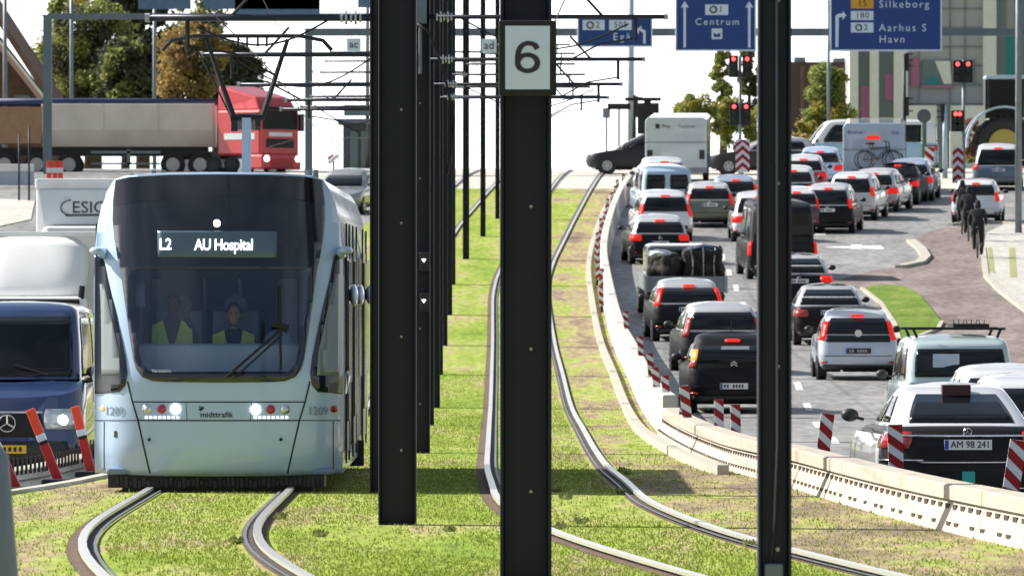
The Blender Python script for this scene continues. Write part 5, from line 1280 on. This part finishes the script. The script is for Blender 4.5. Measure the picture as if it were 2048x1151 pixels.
# ---------------------------------------------------------------- sign gantries
def bar(mb, x0, x1, y, z0, z1, t=.12): return mb.box(x0, x1, y-t, y+t, z0, z1)
d = 300.0; g = empty('sign_gantry', (X(617, d), d, G(d)), label='grey portal gantry spanning the tracks and carrying the blue direction signs', cat='gantry')
def gx(px): return X(px, d)-X(617, d)
def gz(py): return Z(py, d)-G(d)
MB().box(gx(610), gx(625), -.14, .14, 0, gz(60)).build('post', M['gantry'], g)
MB().box(gx(2150), gx(2166), -.14, .14, 0, gz(60)).build('post', M['gantry'], g)
bm_ = MB().box(gx(610), gx(2166), -.13, .13, gz(72), gz(57)).build('beam', M['gantry'], g, bevel=.01)
def roadsign(px0, px1, py0, py1, label):
    cx = (px0+px1)/2; t = empty('direction_sign', (X(cx, d), d-.30, G(d)), label=label, cat='sign', group='blue direction signs on the gantry')
    w = (px1-px0)/2*d/F; z0, z1 = gz(py1), gz(py0)
    rim = MB().box(-w, w, -.03, .03, z0, z1).build('border', M['signwhite'], t, bevel=.02)
    k = .06; MB().box(-w+k, w-k, -.036, -.028, z0+k, z1-k).build('panel', M['signblue'], t)
    MB().box(-w*.6-.04, -w*.6+.04, .03, .16, gz(75), gz(50)).box(w*.6-.04, w*.6+.04, .03, .16, gz(75), gz(50)).build('bracket', M['gantry'], t)
    def lx(px): return X(px, d)-X(cx, d)
    def T(s, px, py, h, m='signwhite', sp=1.15, sx=1.0): return put_text('lettering', s, h*d/F*1.38, (lx(px), -.042, gz(py)), M[m], t, spacing=sp, sx=sx)
    def box(x0, x1, y0, y1, m='signwhite'): return MB().box(lx(x0), lx(x1), -.044, -.037, gz(y1), gz(y0)).build('number_panel', M[m], t)
    def poly(name, pts, m='signwhite'): return MB().prism([(lx(a), gz(b)) for a, b in pts], -.044, -.037).build(name, M[m], t)
    def OT(px, py, dig, h):
        MB().ring((lx(px-h*.45), -.047, gz(py)), h*.42*d/F, h*.10*d/F, 'y', 18, 5).build('ring_symbol', M['ink'], t)
        MB().cbox((lx(px-h*.45)+.05, -.047, gz(py-h*.15)), (.07, .01, .02), Matrix.Rotation(R(45), 3, 'Y')).build('ring_symbol', M['ink'], t)
        o = T(dig, px+h*.55, py, h*.85, 'ink'); o.location.y = -.048
    return T, box, poly, OT, lx
T, box, poly, OT, lx = roadsign(1154, 1305, 33, 95, 'small blue sign reading 505 Egå with a left turn arrow')
box(1165, 1209, 41, 61); box(1218, 1263, 41, 61); OT(1187, 51, '2', 15); o = T('505', 1241, 51, 12, 'ink'); o.location.y = -.048; T('Egå', 1243, 75, 15, sp=1.35)
poly('arrow', [(1286, 88), (1286, 66), (1278, 62), (1277, 70), (1272, 60), (1283, 52), (1282, 58), (1291, 62), (1291, 88)])
T, box, poly, OT, lx = roadsign(1350, 1512, -20, 103, 'large blue sign reading Centrum between two upward arrows')
for px in (1369, 1498): poly('arrow', [(px-2.5, 96), (px-2.5, 16), (px-8, 16), (px, 3), (px+8, 16), (px+2.5, 16), (px+2.5, 96)])
box(1410, 1456, 10, 31); OT(1433, 20, '1', 15); T('Centrum', 1434, 45, 14, sp=1.3); box(1423, 1444, 58, 79); poly('castle_symbol', [(1427, 75), (1427, 66), (1433, 70), (1440, 66), (1440, 75)], 'signblue').location.y = -.01
T, box, poly, OT, lx = roadsign(1659, 1883, -34, 103, 'large blue sign reading Silkeborg, Aarhus S and Havn with a right turn arrow')
box(1701, 1746, -12, 18, 'signyel'); box(1701, 1746, 23, 41); box(1701, 1746, 46, 66); o = T('15', 1724, 8, 13, 'ink'); o.location.y = -.048; o = T('180', 1724, 32, 12, 'ink'); o.location.y = -.048; OT(1723, 56, '2', 14)
for s_, px, py in (('Silkeborg', 1757, 10), ('Aarhus S', 1757, 57), ('Havn', 1757, 80)):
    put_text('lettering', s_, 15*d/F*1.38, (lx(px), -.042, gz(py)), M['signwhite'], bpy.data.objects[[o.name for o in bpy.data.objects if o.name.startswith('direction_sign')][-1]], spacing=1.28, align='LEFT')
poly('arrow', [(1670, 95), (1670, 33), (1676, 28), (1684, 28), (1684, 22), (1692, 32), (1684, 41), (1684, 35), (1677, 36), (1676, 95)])
d = 318.0; g = empty('sign_gantry', (X(95, d), d, G(d)), label='grey portal gantry at the left showing the backs of road signs', cat='gantry')
MB().box(-.17, .17, -.15, .15, 0, Z(30, d)-G(d)).build('post', M['gantry'], g)
MB().box(0, X(900, d)-X(95, d), -.12, .12, Z(39, d)-G(d), Z(27, d)-G(d)).build('beam', M['gantry'], g)
for a, b, yb in ((277, 382, 19), (407, 640, 19), (716, 800, 16), (470, 640, 40)):
    MB().box(X(a, d)-X(95, d), X(b, d)-X(95, d), -.2, -.14, Z(yb, d)-G(d), Z(-70, d)-G(d)).build('sign_back', M['signback'], g)

# ---------------------------------------------------------------- posts, lamps, signals
def post(name, px, py0, py1, wpx, d, m, label, cat='post', grp=None, top=True, extra=0):
    z1 = Z(py0, d)-G(d)+extra; t = empty(name, (X(px, d), d, G(d)), label=label, cat=cat, group=grp); r = wpx/2*d/F
    MB().tube([(0, 0, 0), (0, 0, z1*.5), (0, 0, z1)], [r*1.1, r, r*.85], 10).build('pole', M[m], t, True)
    return t, z1
LPG = 'street lamps'
for px, y0, wp, d, m, lb in [(143, 20, 8, 345, 'galv', 'thin grey street lamp in front of the green tree at the left'), (309, 40, 8, 345, 'galv', 'thin grey street lamp between the conifer and the autumn tree'), (10, 10, 9, 335, 'galv', 'thin grey street lamp in front of the brick house gable'),
                             (1262, -60, 13, 345, 'palepost', 'pale blue street lamp behind the small blue sign'), (1657, 95, 7, 345, 'galv', 'thin grey street lamp under the Silkeborg sign'), (2037, -80, 13, None, 'galv', 'grey street lamp on the pavement at the right edge'), (735, -60, 8, 345, 'galv', 'thin pale street lamp beside the masts')]:
    if d is None: d = y2d(470)
    t, z1 = post('street_lamp', px, y0, 0, wp, d, m, lb, 'street lamp', LPG, extra=2.0)
    MB().tube([(0, 0, z1), (0, -.3, z1+.25), (0, -1.1, z1+.35)], .05, 6).build('bracket', M[m], t); MB().box(-.12, .12, -1.7, -1.0, z1+.30, z1+.42).build('lamp_head', M['galv'], t, bevel=.03)
def head(t, x, z, s=1.0, lit=True, face=-1, w=.2, h=.62, single=False):
    b = MB().box(x-w/2, x+w/2, -.12, .06, z-h/2, z+h/2).build('signal_head', M['black'], t, bevel=.02)
    lz = [z+h*.33, z, z-h*.33]
    for i, q in enumerate(lz):
        MB().disc((x, -.135, q), .075, 'y', .03, 16).build('lens', M['redon'] if (i == 0 and lit) else M['plastic'], b)
        MB().tube([(x-.085, -.13, q+.02), (x-.06, -.28, q+.07), (x, -.28, q+.10), (x+.06, -.28, q+.07), (x+.085, -.13, q+.02)], .014, 5).build('hood', M['black'], b)
def sig(px, d, heads, py_top, label, wpx=7, chev=None, m='galv'):
    t, z1 = post('traffic_light', px, py_top, 0, wpx, d, m, label, 'traffic light', 'traffic lights at the junction')
    for hx, hy, hh in heads: head(t, X(hx, d)-X(px, d), Z(hy, d)-G(d), h=hh*d/F, w=hh*.42*d/F)
    return t
def chevron(px, d, y0, y1, wpx, label):
    t = empty('chevron_board', (X(px, d), d-.2, G(d)), label=label, cat='marker board', group='chevron boards'); w = wpx/2*d/F; z0, z1 = Z(y1, d)-G(d), Z(y0, d)-G(d)
    MB().box(-w, w, -.02, .02, z0, z1).build('panel', M['whites'], t); MB().box(-.04, .04, .02, .06, 0, z1).build('stay', M['galv'], t); st = MB(); n = 4; per = (z1-z0)/n*1.0
    for q in range(n):
        a = z0+q*per; 
        for s in (-1, 1):
            pts = [(s*w, a), (s*w, a+per*.5), (0, a+per*.5+w*.9), (0, a+w*.9)]; st.prism([(x, max(z0, min(z1, z))) for x, z in pts], -.026, -.0205)
    st.build('chevron', M['red'], t)
d1 = 303.0
sig(1480, d1, [(1467, 133, 44), (1494, 133, 44), (1468, 228, 44), (1492, 228, 44)], 110, 'double red traffic light beside the dark mast, above the chevron board')
chevron(1485, d1-1, 279, 345, 28, 'red and white chevron board under the traffic light near the dark mast')
sig(1927, 292, [(1915, 143, 44), (1936, 143, 44), (1911, 242, 42), (1919, 242, 42)], 120, 'double red traffic light in front of the pale building at the right')
chevron(1915, 291, 295, 366, 22, 'red and white chevron board under the right traffic light')
def side_sig(px, d, py_top, hs, label, m='galv', wpx=7, sd=1):
    t, z1 = post('traffic_light', px, py_top, 0, wpx, d, m, label, 'traffic light', 'traffic lights at the junction')
    for y0, y1 in hs:
        za, zb = Z(y1, d)-G(d), Z(y0, d)-G(d); xx = sd*.17
        b = MB().box(min(.04, xx), max(.04, xx) if sd > 0 else .0, -.08, .08, za, zb).build('signal_head', M['black'], t)
        for q in range(3):
            z = zb-(zb-za)*(q+.3)/3; MB().box(sd*.17 if sd > 0 else -.33, sd*.33 if sd > 0 else -.17, -.07, .07, z, z+.05).build('hood', M['black'], b)
side_sig(1809, 310, 108, [(106, 142), (194, 232)], 'traffic light with two heads seen from the side, on a dark post', m='steel_paint')
side_sig(1890, 312, 210, [(208, 244)], 'single traffic light head seen from the side on a pale post', m='palepost', wpx=10, sd=-1)
side_sig(1268, 330, 190, [(192, 235)], 'dark traffic light cluster left of the box trailer', m='black', wpx=9)
d = 326.0; t = empty('signal_frame', (X(1295, d), d, G(d)), label='dark boxy signal frame above the box trailer', cat='traffic light')
MB().box(X(1288, d)-X(1295, d), X(1302, d)-X(1295, d), -.06, .06, 0, Z(200, d)-G(d)).box(X(1250, d)-X(1295, d), X(1322, d)-X(1295, d), -.05, .05, Z(202, d)-G(d), Z(195, d)-G(d)).build('frame', M['black'], t)
MB().box(X(1275, d)-X(1295, d), X(1289, d)-X(1295, d), -.1, .1, Z(268, d)-G(d), Z(206, d)-G(d)).box(X(1300, d)-X(1295, d), X(1318, d)-X(1295, d), -.1, .1, Z(236, d)-G(d), Z(206, d)-G(d)).build('signal_head', M['black'], t)
d = 330.0
for px, py, w_, h_, m_, lb, ct in [(1848, 232, 28, 28, 'kiosk', 'dark round sign seen from behind on a green post', 0), (1238, 213, 46, 12, 'black', 'dark street name blade at the junction', 1), (1213, 226, 15, 20, 'galv', 'small square sign left of the street name blade', 1), (1783, 272, 20, 18, 'tri', 'small red triangular sign beyond the caravan', 2), (667, 318, 26, 20, 'arrow', 'slanted red and white arrow sign left of the masts', 3)]:
    dd = 326 if px != 1848 else 312; t = empty('road_sign', (X(px, dd), dd, G(dd)), label=lb, cat='sign', group='small signs at the junction'); zc = Z(py, dd)-G(dd)
    MB().tube([(0, .05, 0), (0, .05, zc)], .045 if px != 1848 else .10, 8).build('post', M['galv'] if px != 1848 else M['greenp'], t)
    if ct == 0: MB().disc((0, -.02, zc), .27, 'y', .03, 26).build('panel', M['glassbox'], t)
    elif ct == 1: MB().box(-w_/2*dd/F, w_/2*dd/F, -.03, .02, zc-h_/2*dd/F, zc+h_/2*dd/F).build('panel', M[m_], t)
    elif ct == 2:
        MB().prism([(-.2, zc-.17), (.2, zc-.17), (0, zc+.18)], -.02, .02).build('panel', M['red'], t); MB().prism([(-.1, zc-.11), (.1, zc-.11), (0, zc+.06)], -.026, -.021).build('centre', M['whites'], t)
    else: MB().cbox((0, 0, zc), (.55, .04, .16), Matrix.Rotation(R(-38), 3, 'Y')).build('panel', M['whites'], t); MB().cbox((-.12, -.01, zc+.09), (.3, .05, .1), Matrix.Rotation(R(-38), 3, 'Y')).build('stripe', M['postdark'], t)
t = board(X(1857, 308), 308, Z(345, 308), 1.0, .36, 3, 'red and white striped board by the disc sign at the junction', grp='red and white striped marker boards')
for px, py, lb in ((98, 362, 'left orange beacon post behind the white truck'), (110, 365, 'middle orange beacon post behind the white truck'), (121, 362, 'right orange beacon post behind the white truck')):
    d = 298.0; t = empty('beacon_post', (X(px, d), d, G(d)), label=lb, cat='post', group='orange beacon posts'); h = (Z(322, d)-G(d))*1.0
    MB().box(-.09, .09, -.05, .05, 0, h).build('post', M['redpost'], t, bevel=.02); MB().box(-.1, .1, -.06, .06, h*.62, h*.78).build('band', M['whites'], t)
for px, y0, lb in ((38, 268, 'shorter thin dark stake, left of the taller one, in front of the trailer'), (58, 252, 'taller thin dark stake, right of the shorter one, in front of the trailer')):
    post('stake', px, y0, 0, 4, 290.0, 'steel_paint', lb, 'stake', 'thin dark stakes')
d = 302.0; t = empty('guard_rail', (X(-30, d), d, G(d)), label='pale low guard rail behind the vans at the far left', cat='guard rail')
MB().box(0, X(68, d)-X(-30, d), -.08, .08, .1, .62).build('rail', M['palepost'], t, bevel=.02); MB().box(0, X(68, d)-X(-30, d), -.1, .1, .62, .9).build('top_rail', M['bwhite'], t, bevel=.02)
conform('left_path', pathpx([(-80, 470), (62, 440), (70, 402), (-80, 396)]), .03, M['concrete'])

# ---------------------------------------------------------------- buildings
def house():
    d = 400.0; t = empty('brick_house', (X(-40, d), d, G(d)), label='dark brick house with a steep tiled roof and pale red bargeboard at the left edge', cat='house')
    ox = X(-40, d); zx = lambda py: Z(py, d)-G(d); fx = lambda px: X(px, d)-ox
    MB().prism([(fx(-260), 0), (fx(92), 0), (fx(92), zx(215)), (fx(-60), zx(20)), (fx(-260), zx(200))], 0, 12).build('wall', M['brick'], t)
    MB().prism([(fx(100), zx(205)), (fx(104), zx(190)), (fx(-60), zx(-62)), (fx(-62), zx(-46))], -1.6, 12.4).build('roof', M['roofred'], t)
    MB().prism([(fx(100), zx(225)), (fx(103), zx(214)), (fx(-30), zx(48)), (fx(-30), zx(60))], -1.7, -1.3).build('bargeboard', M['fascia'], t)
    MB().prism([(fx(100), zx(210)), (fx(103), zx(205)), (fx(-30), zx(40)), (fx(-30), zx(47))], -1.75, -1.35).build('bargeboard', M['bwhite'], t)
    wn = MB().box(fx(30), fx(60), -.05, .02, zx(214), zx(190)).build('window', M['bglass'], t); MB().box(fx(28), fx(62), -.08, -.02, zx(217), zx(214)).build('sill', M['bwhite'], wn)
house()
d = 420.0; t = empty('office_building', (X(1700, d), d, G(d)), label='large pale building with white pillars, grey panels and magenta and teal accents', cat='building')
fx = lambda px: X(px, d)-X(1700, d); zz = lambda py: Z(py, d)-G(d)
MB().box(fx(1706), fx(2400), .3, 14, 0, zz(-160)).build('wall', M['bgrey'], t)
for a, b in ((1698, 1716), (1739, 1757), (1787, 1815), (1966, 1992)): MB().box(fx(a), fx(b), -.4, .5, 0, zz(-165)).build('pillar', M['bwhite'], t, bevel=.02)
for a, b, c_, e in ((1716, 1739, 100, 235), (1757, 1787, 100, 232), (1716, 1739, -100, 95), (1757, 1787, -100, 95)): MB().box(fx(a), fx(b), .16, .29, zz(e), zz(c_)).build('window', M['bglass'], t)
for a, b, c_, e in ((1722, 1742, 172, 235), (1770, 1786, 148, 200), (1822, 1838, 115, 172)): MB().box(fx(a), fx(b), .08, .15, zz(e), zz(c_)).build('accent_panel', M['magenta'], t)
for q in range(7): MB().box(fx(1815), fx(1966), .22, .29, zz(-20+q*38), zz(-20+q*38-1.5)).build('panel_joint', M['galv'], t)
for px in (1838, 1900, 1930): MB().box(fx(px), fx(px+1.5), .22, .28, zz(205), zz(-150)).build('panel_joint', M['galv'], t)
wn = MB().box(fx(1845), fx(1905), .10, .24, zz(172), zz(120)).build('window', M['bglass'], t); MB().box(fx(1843), fx(1907), .05, .2, zz(176), zz(171)).build('sill', M['magenta'], wn); MB().prism([(fx(1847), zz(170)), (fx(1862), zz(150)), (fx(1880), zz(160)), (fx(1884), zz(170))], .05, .09).build('decal', M['teal'], wn); MB().prism([(fx(1870), zz(122)), (fx(1900), zz(122)), (fx(1903), zz(168)), (fx(1888), zz(168))], .05, .09).build('decal', M['bwhite'], wn)
MB().box(fx(1920), fx(1950), .15, .28, zz(170), zz(120)).build('window', M['bglass'], t)
for a, b in ((1992, 2012), (2032, 2100)): MB().box(fx(a), fx(b), .1, .28, zz(200), zz(-150)).build('window', M['bglass'], t)
MB().box(fx(2012), fx(2032), .1, .28, zz(200), zz(70)).build('accent_panel', M['teal'], t)
MB().box(fx(1815), fx(2400), -1.2, .25, 0, zz(212)).build('plinth', M['bwhite'], t)
MB().box(fx(1872), fx(1898), -1.3, -1.15, 0, zz(205)).build('doorway', M['bglass'], t)
t = empty('boundary_wall', (X(1690, 380), 380, G(380)), label='stepped white wall in front of the pale building', cat='wall'); fx = lambda px: X(px, 380)-X(1690, 380); zz = lambda py: Z(py, 380)-G(380)
MB().box(fx(1682), fx(1725), 0, .4, 0, zz(250)).box(fx(1725), fx(1870), -.1, .3, 0, zz(236)).box(fx(1900), fx(2300), -.1, .3, 0, zz(262)).build('wall', M['bwhite'], t)
d = 430.0; t = empty('brown_building', (X(1500, d), d, G(d)), label='low dark brown building beyond the bush, right of the dark mast', cat='building'); fx = lambda px: X(px, d)-X(1500, d); zz = lambda py: Z(py, d)-G(d)
MB().box(fx(1530), fx(1704), 0, 9, 0, zz(124)).build('wall', M['brownb'], t)
for px in (1600, 1640, 1680): MB().box(fx(px), fx(px+8), -.03, .05, zz(240), zz(130)).build('cladding_strip', M['brick'], t)
MB().box(fx(1590), fx(1612), .5, 2, zz(124), zz(114)).box(fx(1668), fx(1692), .5, 2, zz(124), zz(116)).build('roof_unit', M['galv'], t)
d = 345.0; t = empty('kiosk', (X(712, d), d, G(d)), label='dark grey flat roofed kiosk between the tram and the masts', cat='kiosk'); fx = lambda px: X(px, d)-X(712, d); zz = lambda py: Z(py, d)-G(d)
MB().box(fx(686), fx(900), 0, 3, 0, zz(248)).build('wall', M['glassbox'], t); MB().box(fx(676), fx(905), -.6, 3.2, zz(248), zz(238)).build('roof', M['gantry'], t)
for a in (700, 722): MB().box(fx(a), fx(a+16), -.04, .02, zz(335), zz(262)).build('panel', M['bglass'], t)
MB().box(fx(688), fx(750), -.25, -.05, zz(232), zz(210)).build('sign_board', M['bglass'], t)
for px, y0, dd, cc, lb in ((716, 372, 283, (.25, .26, .28), 'grey car just right of the tram, far behind'),):
    Car('parked_car', lb, 'car', 'cars far behind the tram', px, 16000/dd, 4.2, 1.75, 1.5, 'hatch', cc, yaw=170, lit=False, brake=False, roof=None)

# ---------------------------------------------------------------- trees and shrubs
def tree(name, label, px, d, py0, py1, wpx, mats, n=5000, leaf=.22, seed=1, grp='trees behind the junction', trunk=True, conic=False, cat='tree', dense=1.0, z0=None):
    random.seed(seed); gx_ = X(px, d); gz_ = G(d) if z0 is None else z0; zt = Z(py0, d)-gz_; zb = max(.3 if not trunk else 1.0, Z(py1, d)-gz_); rx_ = wpx/2*d/F; t = empty(name, (gx_, d, gz_), label=label, cat=cat, group=grp)
    H = zt; 
    if trunk:
        tr = MB().tube([(0, 0, 0), (.05, 0, H*.3), (-.05, .1, H*.6), (0, 0, H*.85)], [.03*H+.06, .022*H+.05, .012*H+.03, .02], 9)
        for i in range(9):
            a = random.random()*6.28; z = H*random.uniform(.3, .7); r = rx_*random.uniform(.4, .75); tr.tube([(0, 0, z), (r*.5*math.cos(a), r*.5*math.sin(a), z+H*.08), (r*math.cos(a), r*math.sin(a), z+H*.16)], [.05, .035, .015], 6)
        tr.build('trunk', M['bark'], t, True)
    cl = []
    nc = int(34*dense)
    for i in range(nc):
        q = random.random(); z = zb+(zt-zb)*(q**.85); 
        if conic: rr = rx_*(1-q)**.8*random.uniform(.5, 1)
        else: rr = rx_*math.sqrt(max(.05, 1-(2*q-1)**2*.9))*random.uniform(.3, .95)
        a = random.random()*6.28; cl.append((Vector((rr*math.cos(a), rr*math.sin(a)*.8, z)), random.uniform(.16, .34)*min(rx_, (zt-zb)/2)*(.6 if conic else 1)))
    per = n//nc; ms = mats if isinstance(mats, (list, tuple)) else [mats]
    parts = [MB() for _ in ms]
    for ci_, (c, r) in enumerate(cl):
        mbp = parts[0 if len(ms) == 1 or random.random() < .62 else 1]
        for _ in range(per):
            v = Vector((random.gauss(0, 1), random.gauss(0, 1), random.gauss(0, 1))).normalized()*r*random.uniform(.45, 1.12)*(1+.25*random.random()); p = c+v
            a = Vector((random.gauss(0, 1), random.gauss(0, 1), random.gauss(0, .6))).normalized()*leaf*random.uniform(.5, 1); b = a.cross(Vector((random.gauss(0, 1), random.gauss(0, 1), random.gauss(0, 1)))).normalized()*leaf*.32
            mbp.add([p-a*.5, p+b, p+a*.6, p-b], [(0, 1, 2, 3)])
    vs = []; fs = []; mi = []
    me = bpy.data.meshes.new('crown')
    for k_, q in enumerate(parts):
        n0 = len(vs); vs += q.v; fs += [tuple(i+n0 for i in f) for f in q.f]; mi += [k_]*len(q.f)
    me.from_pydata(vs, [], fs)
    for m_ in ms: me.materials.append(M[m_])
    me.polygons.foreach_set('material_index', mi)
    link('crown' if trunk else 'foliage', me, None, t)
tree('conifer', 'tall dark conifer behind the trailer, between green and autumn trees', 285, 440, -90, 235, 130, 'leaf_d', 20000, .4, 2, conic=False, dense=2.2)
tree('broadleaf_tree', 'green broad tree behind the left gantry post', 178, 425, 30, 250, 200, ('leaf_g', 'leaf_d'), 22000, .26, 3, dense=2.2)
tree('broadleaf_tree', 'dark green tree low in front of the conifer', 250, 418, 90, 250, 120, ('leaf_d', 'leaf_g'), 9000, .3, 13, dense=1.5)
tree('autumn_tree', 'orange tinged tree right of the dark conifer', 385, 415, 52, 245, 145, ('leaf_o', 'leaf_d'), 12000, .28, 4, dense=1.6)
tree('broadleaf_tree', 'dark green tree behind the red cab', 470, 440, 95, 250, 110, 'leaf_d', 9000, .32, 5, dense=1.4)
tree('broadleaf_tree', 'dark tree filling the gap between conifer and autumn tree', 335, 450, 60, 250, 110, ('leaf_d', 'leaf_g'), 9000, .32, 33, dense=1.5)
tree('broadleaf_tree', 'yellow green tree beside the left gantry post and house', 120, 430, 70, 250, 100, ('leaf_g', 'leaf_y'), 8000, .28, 34, dense=1.4)
tree('broadleaf_tree', 'greyish green tree behind the autumn tree and red cab', 430, 455, 80, 250, 110, ('leaf_g', 'leaf_d'), 8000, .28, 35, dense=1.4)
tree('broadleaf_tree', 'yellow green treetop showing above the left gantry beam', 190, 450, -60, 60, 220, ('leaf_g', 'leaf_y'), 6000, .35, 6)
tree('broadleaf_tree', 'sparse yellow green tree just right of the tall conifer top', 400, 452, -60, 70, 140, ('leaf_g', 'leaf_y'), 3500, .3, 26)
tree('poplar', 'slender pale green poplar behind the left double traffic light', 1445, 430, 95, 250, 52, ('leaf_g', 'leaf_y'), 5000, .25, 7)
tree('poplar', 'slender green poplar touching the dark mast', 1500, 432, 100, 260, 60, ('leaf_g', 'leaf_d'), 5000, .25, 8)
tree('shrub', 'yellow shrub behind the box trailer', 1390, 400, 188, 275, 110, ('leaf_y', 'leaf_g'), 6000, .2, 9, trunk=False, cat='shrub')
tree('shrub', 'yellow green shrub beside the dark mast beyond the queue', 1470, 402, 205, 300, 130, ('leaf_y', 'leaf_g'), 6000, .2, 10, trunk=False, cat='shrub')
tree('broadleaf_tree', 'green bushy tree in front of the brown building', 1655, 400, 138, 272, 105, ('leaf_g', 'leaf_y'), 9000, .22, 11, dense=1.5)
tree('shrub', 'low yellow hedge shrub under the brown building', 1610, 385, 248, 300, 120, ('leaf_y', 'leaf_o'), 4500, .18, 12, trunk=False, cat='shrub')
tree('shrub', 'rust red shrub left of the tractor', 1945, 345, 242, 330, 42, 'leaf_r', 3000, .16, 14, trunk=False, cat='shrub')
tree('shrub', 'small green plant at the foot of the rust red shrub', 1940, 330, 315, 345, 26, 'leaf_y', 1200, .1, 15, trunk=False, cat='shrub')

# ---------------------------------------------------------------- cyclists riding away
def cyclist(px, py, lab, lb2, seed):
    x, d = gp(px, py); rz = R(-2); b = bicycle((x, d, G(d)+.06), rz+math.pi, lb2, rx=0)
    # the person sits on the saddle, facing away; local y forward
    J = dict(pelvis=((0, 0, 1.0), (.15, .13)), waist=((0, .08, 1.16), (.14, .11)), chest=((0, .17, 1.36), (.18, .13)), neckb=((0, .22, 1.48), (.09, .08)), neck=((0, .24, 1.54), .055),
             shl=((-.19, .18, 1.43), .07), ell=((-.25, .30, 1.20), .055), wrl=((-.25, .50, 1.08), .04), handl=((-.25, .58, 1.05), .038), shr=((.19, .18, 1.43), .07), elr=((.25, .30, 1.20), .055), wrr=((.25, .50, 1.08), .04), handr=((.25, .58, 1.05), .038),
             hipl=((-.10, .02, .95), .10), knl=((-.12, .38, .78+.12*(seed % 2)), .075), anl=((-.11, .22, .34+.14*(seed % 2)), .05), tol=((-.11, .36, .28+.14*(seed % 2)), .04),
             hipr=((.10, .02, .95), .10), knr=((.12, .36, .66), .075), anr=((.11, .12, .20), .05), tor=((.11, .26, .13), .04))
    E_ = [('pelvis', 'waist'), ('waist', 'chest'), ('chest', 'neckb'), ('neckb', 'neck')]
    for s in 'lr': E_ += [('chest', 'sh'+s), ('sh'+s, 'el'+s), ('el'+s, 'wr'+s), ('wr'+s, 'hand'+s), ('pelvis', 'hip'+s), ('hip'+s, 'kn'+s), ('kn'+s, 'an'+s), ('an'+s, 'to'+s)]
    J = {k: (v[0], tuple(q*1.18 for q in v[1]) if isinstance(v[1], tuple) else v[1]*1.15) for k, v in J.items()}
    p = person(lab, (x-.0, d-.28, G(d)+.06), rz, J, E_, (0, .27, 1.66), skin='skin', hair='darkcloth', cloth='darkcloth', facing=1, grp='cyclists on the cycle path', hood=True)
cyclist(1955, 520, 'person in a black hooded jacket cycling away, nearest of the three', 'dark bicycle ridden by the nearest cyclist', 0)
cyclist(1924, 472, 'person in black cycling away at the left of the group', 'dark bicycle ridden by the left cyclist', 1)
cyclist(1937, 486, 'person in black cycling between the other two riders', 'dark bicycle ridden by the middle cyclist', 0)
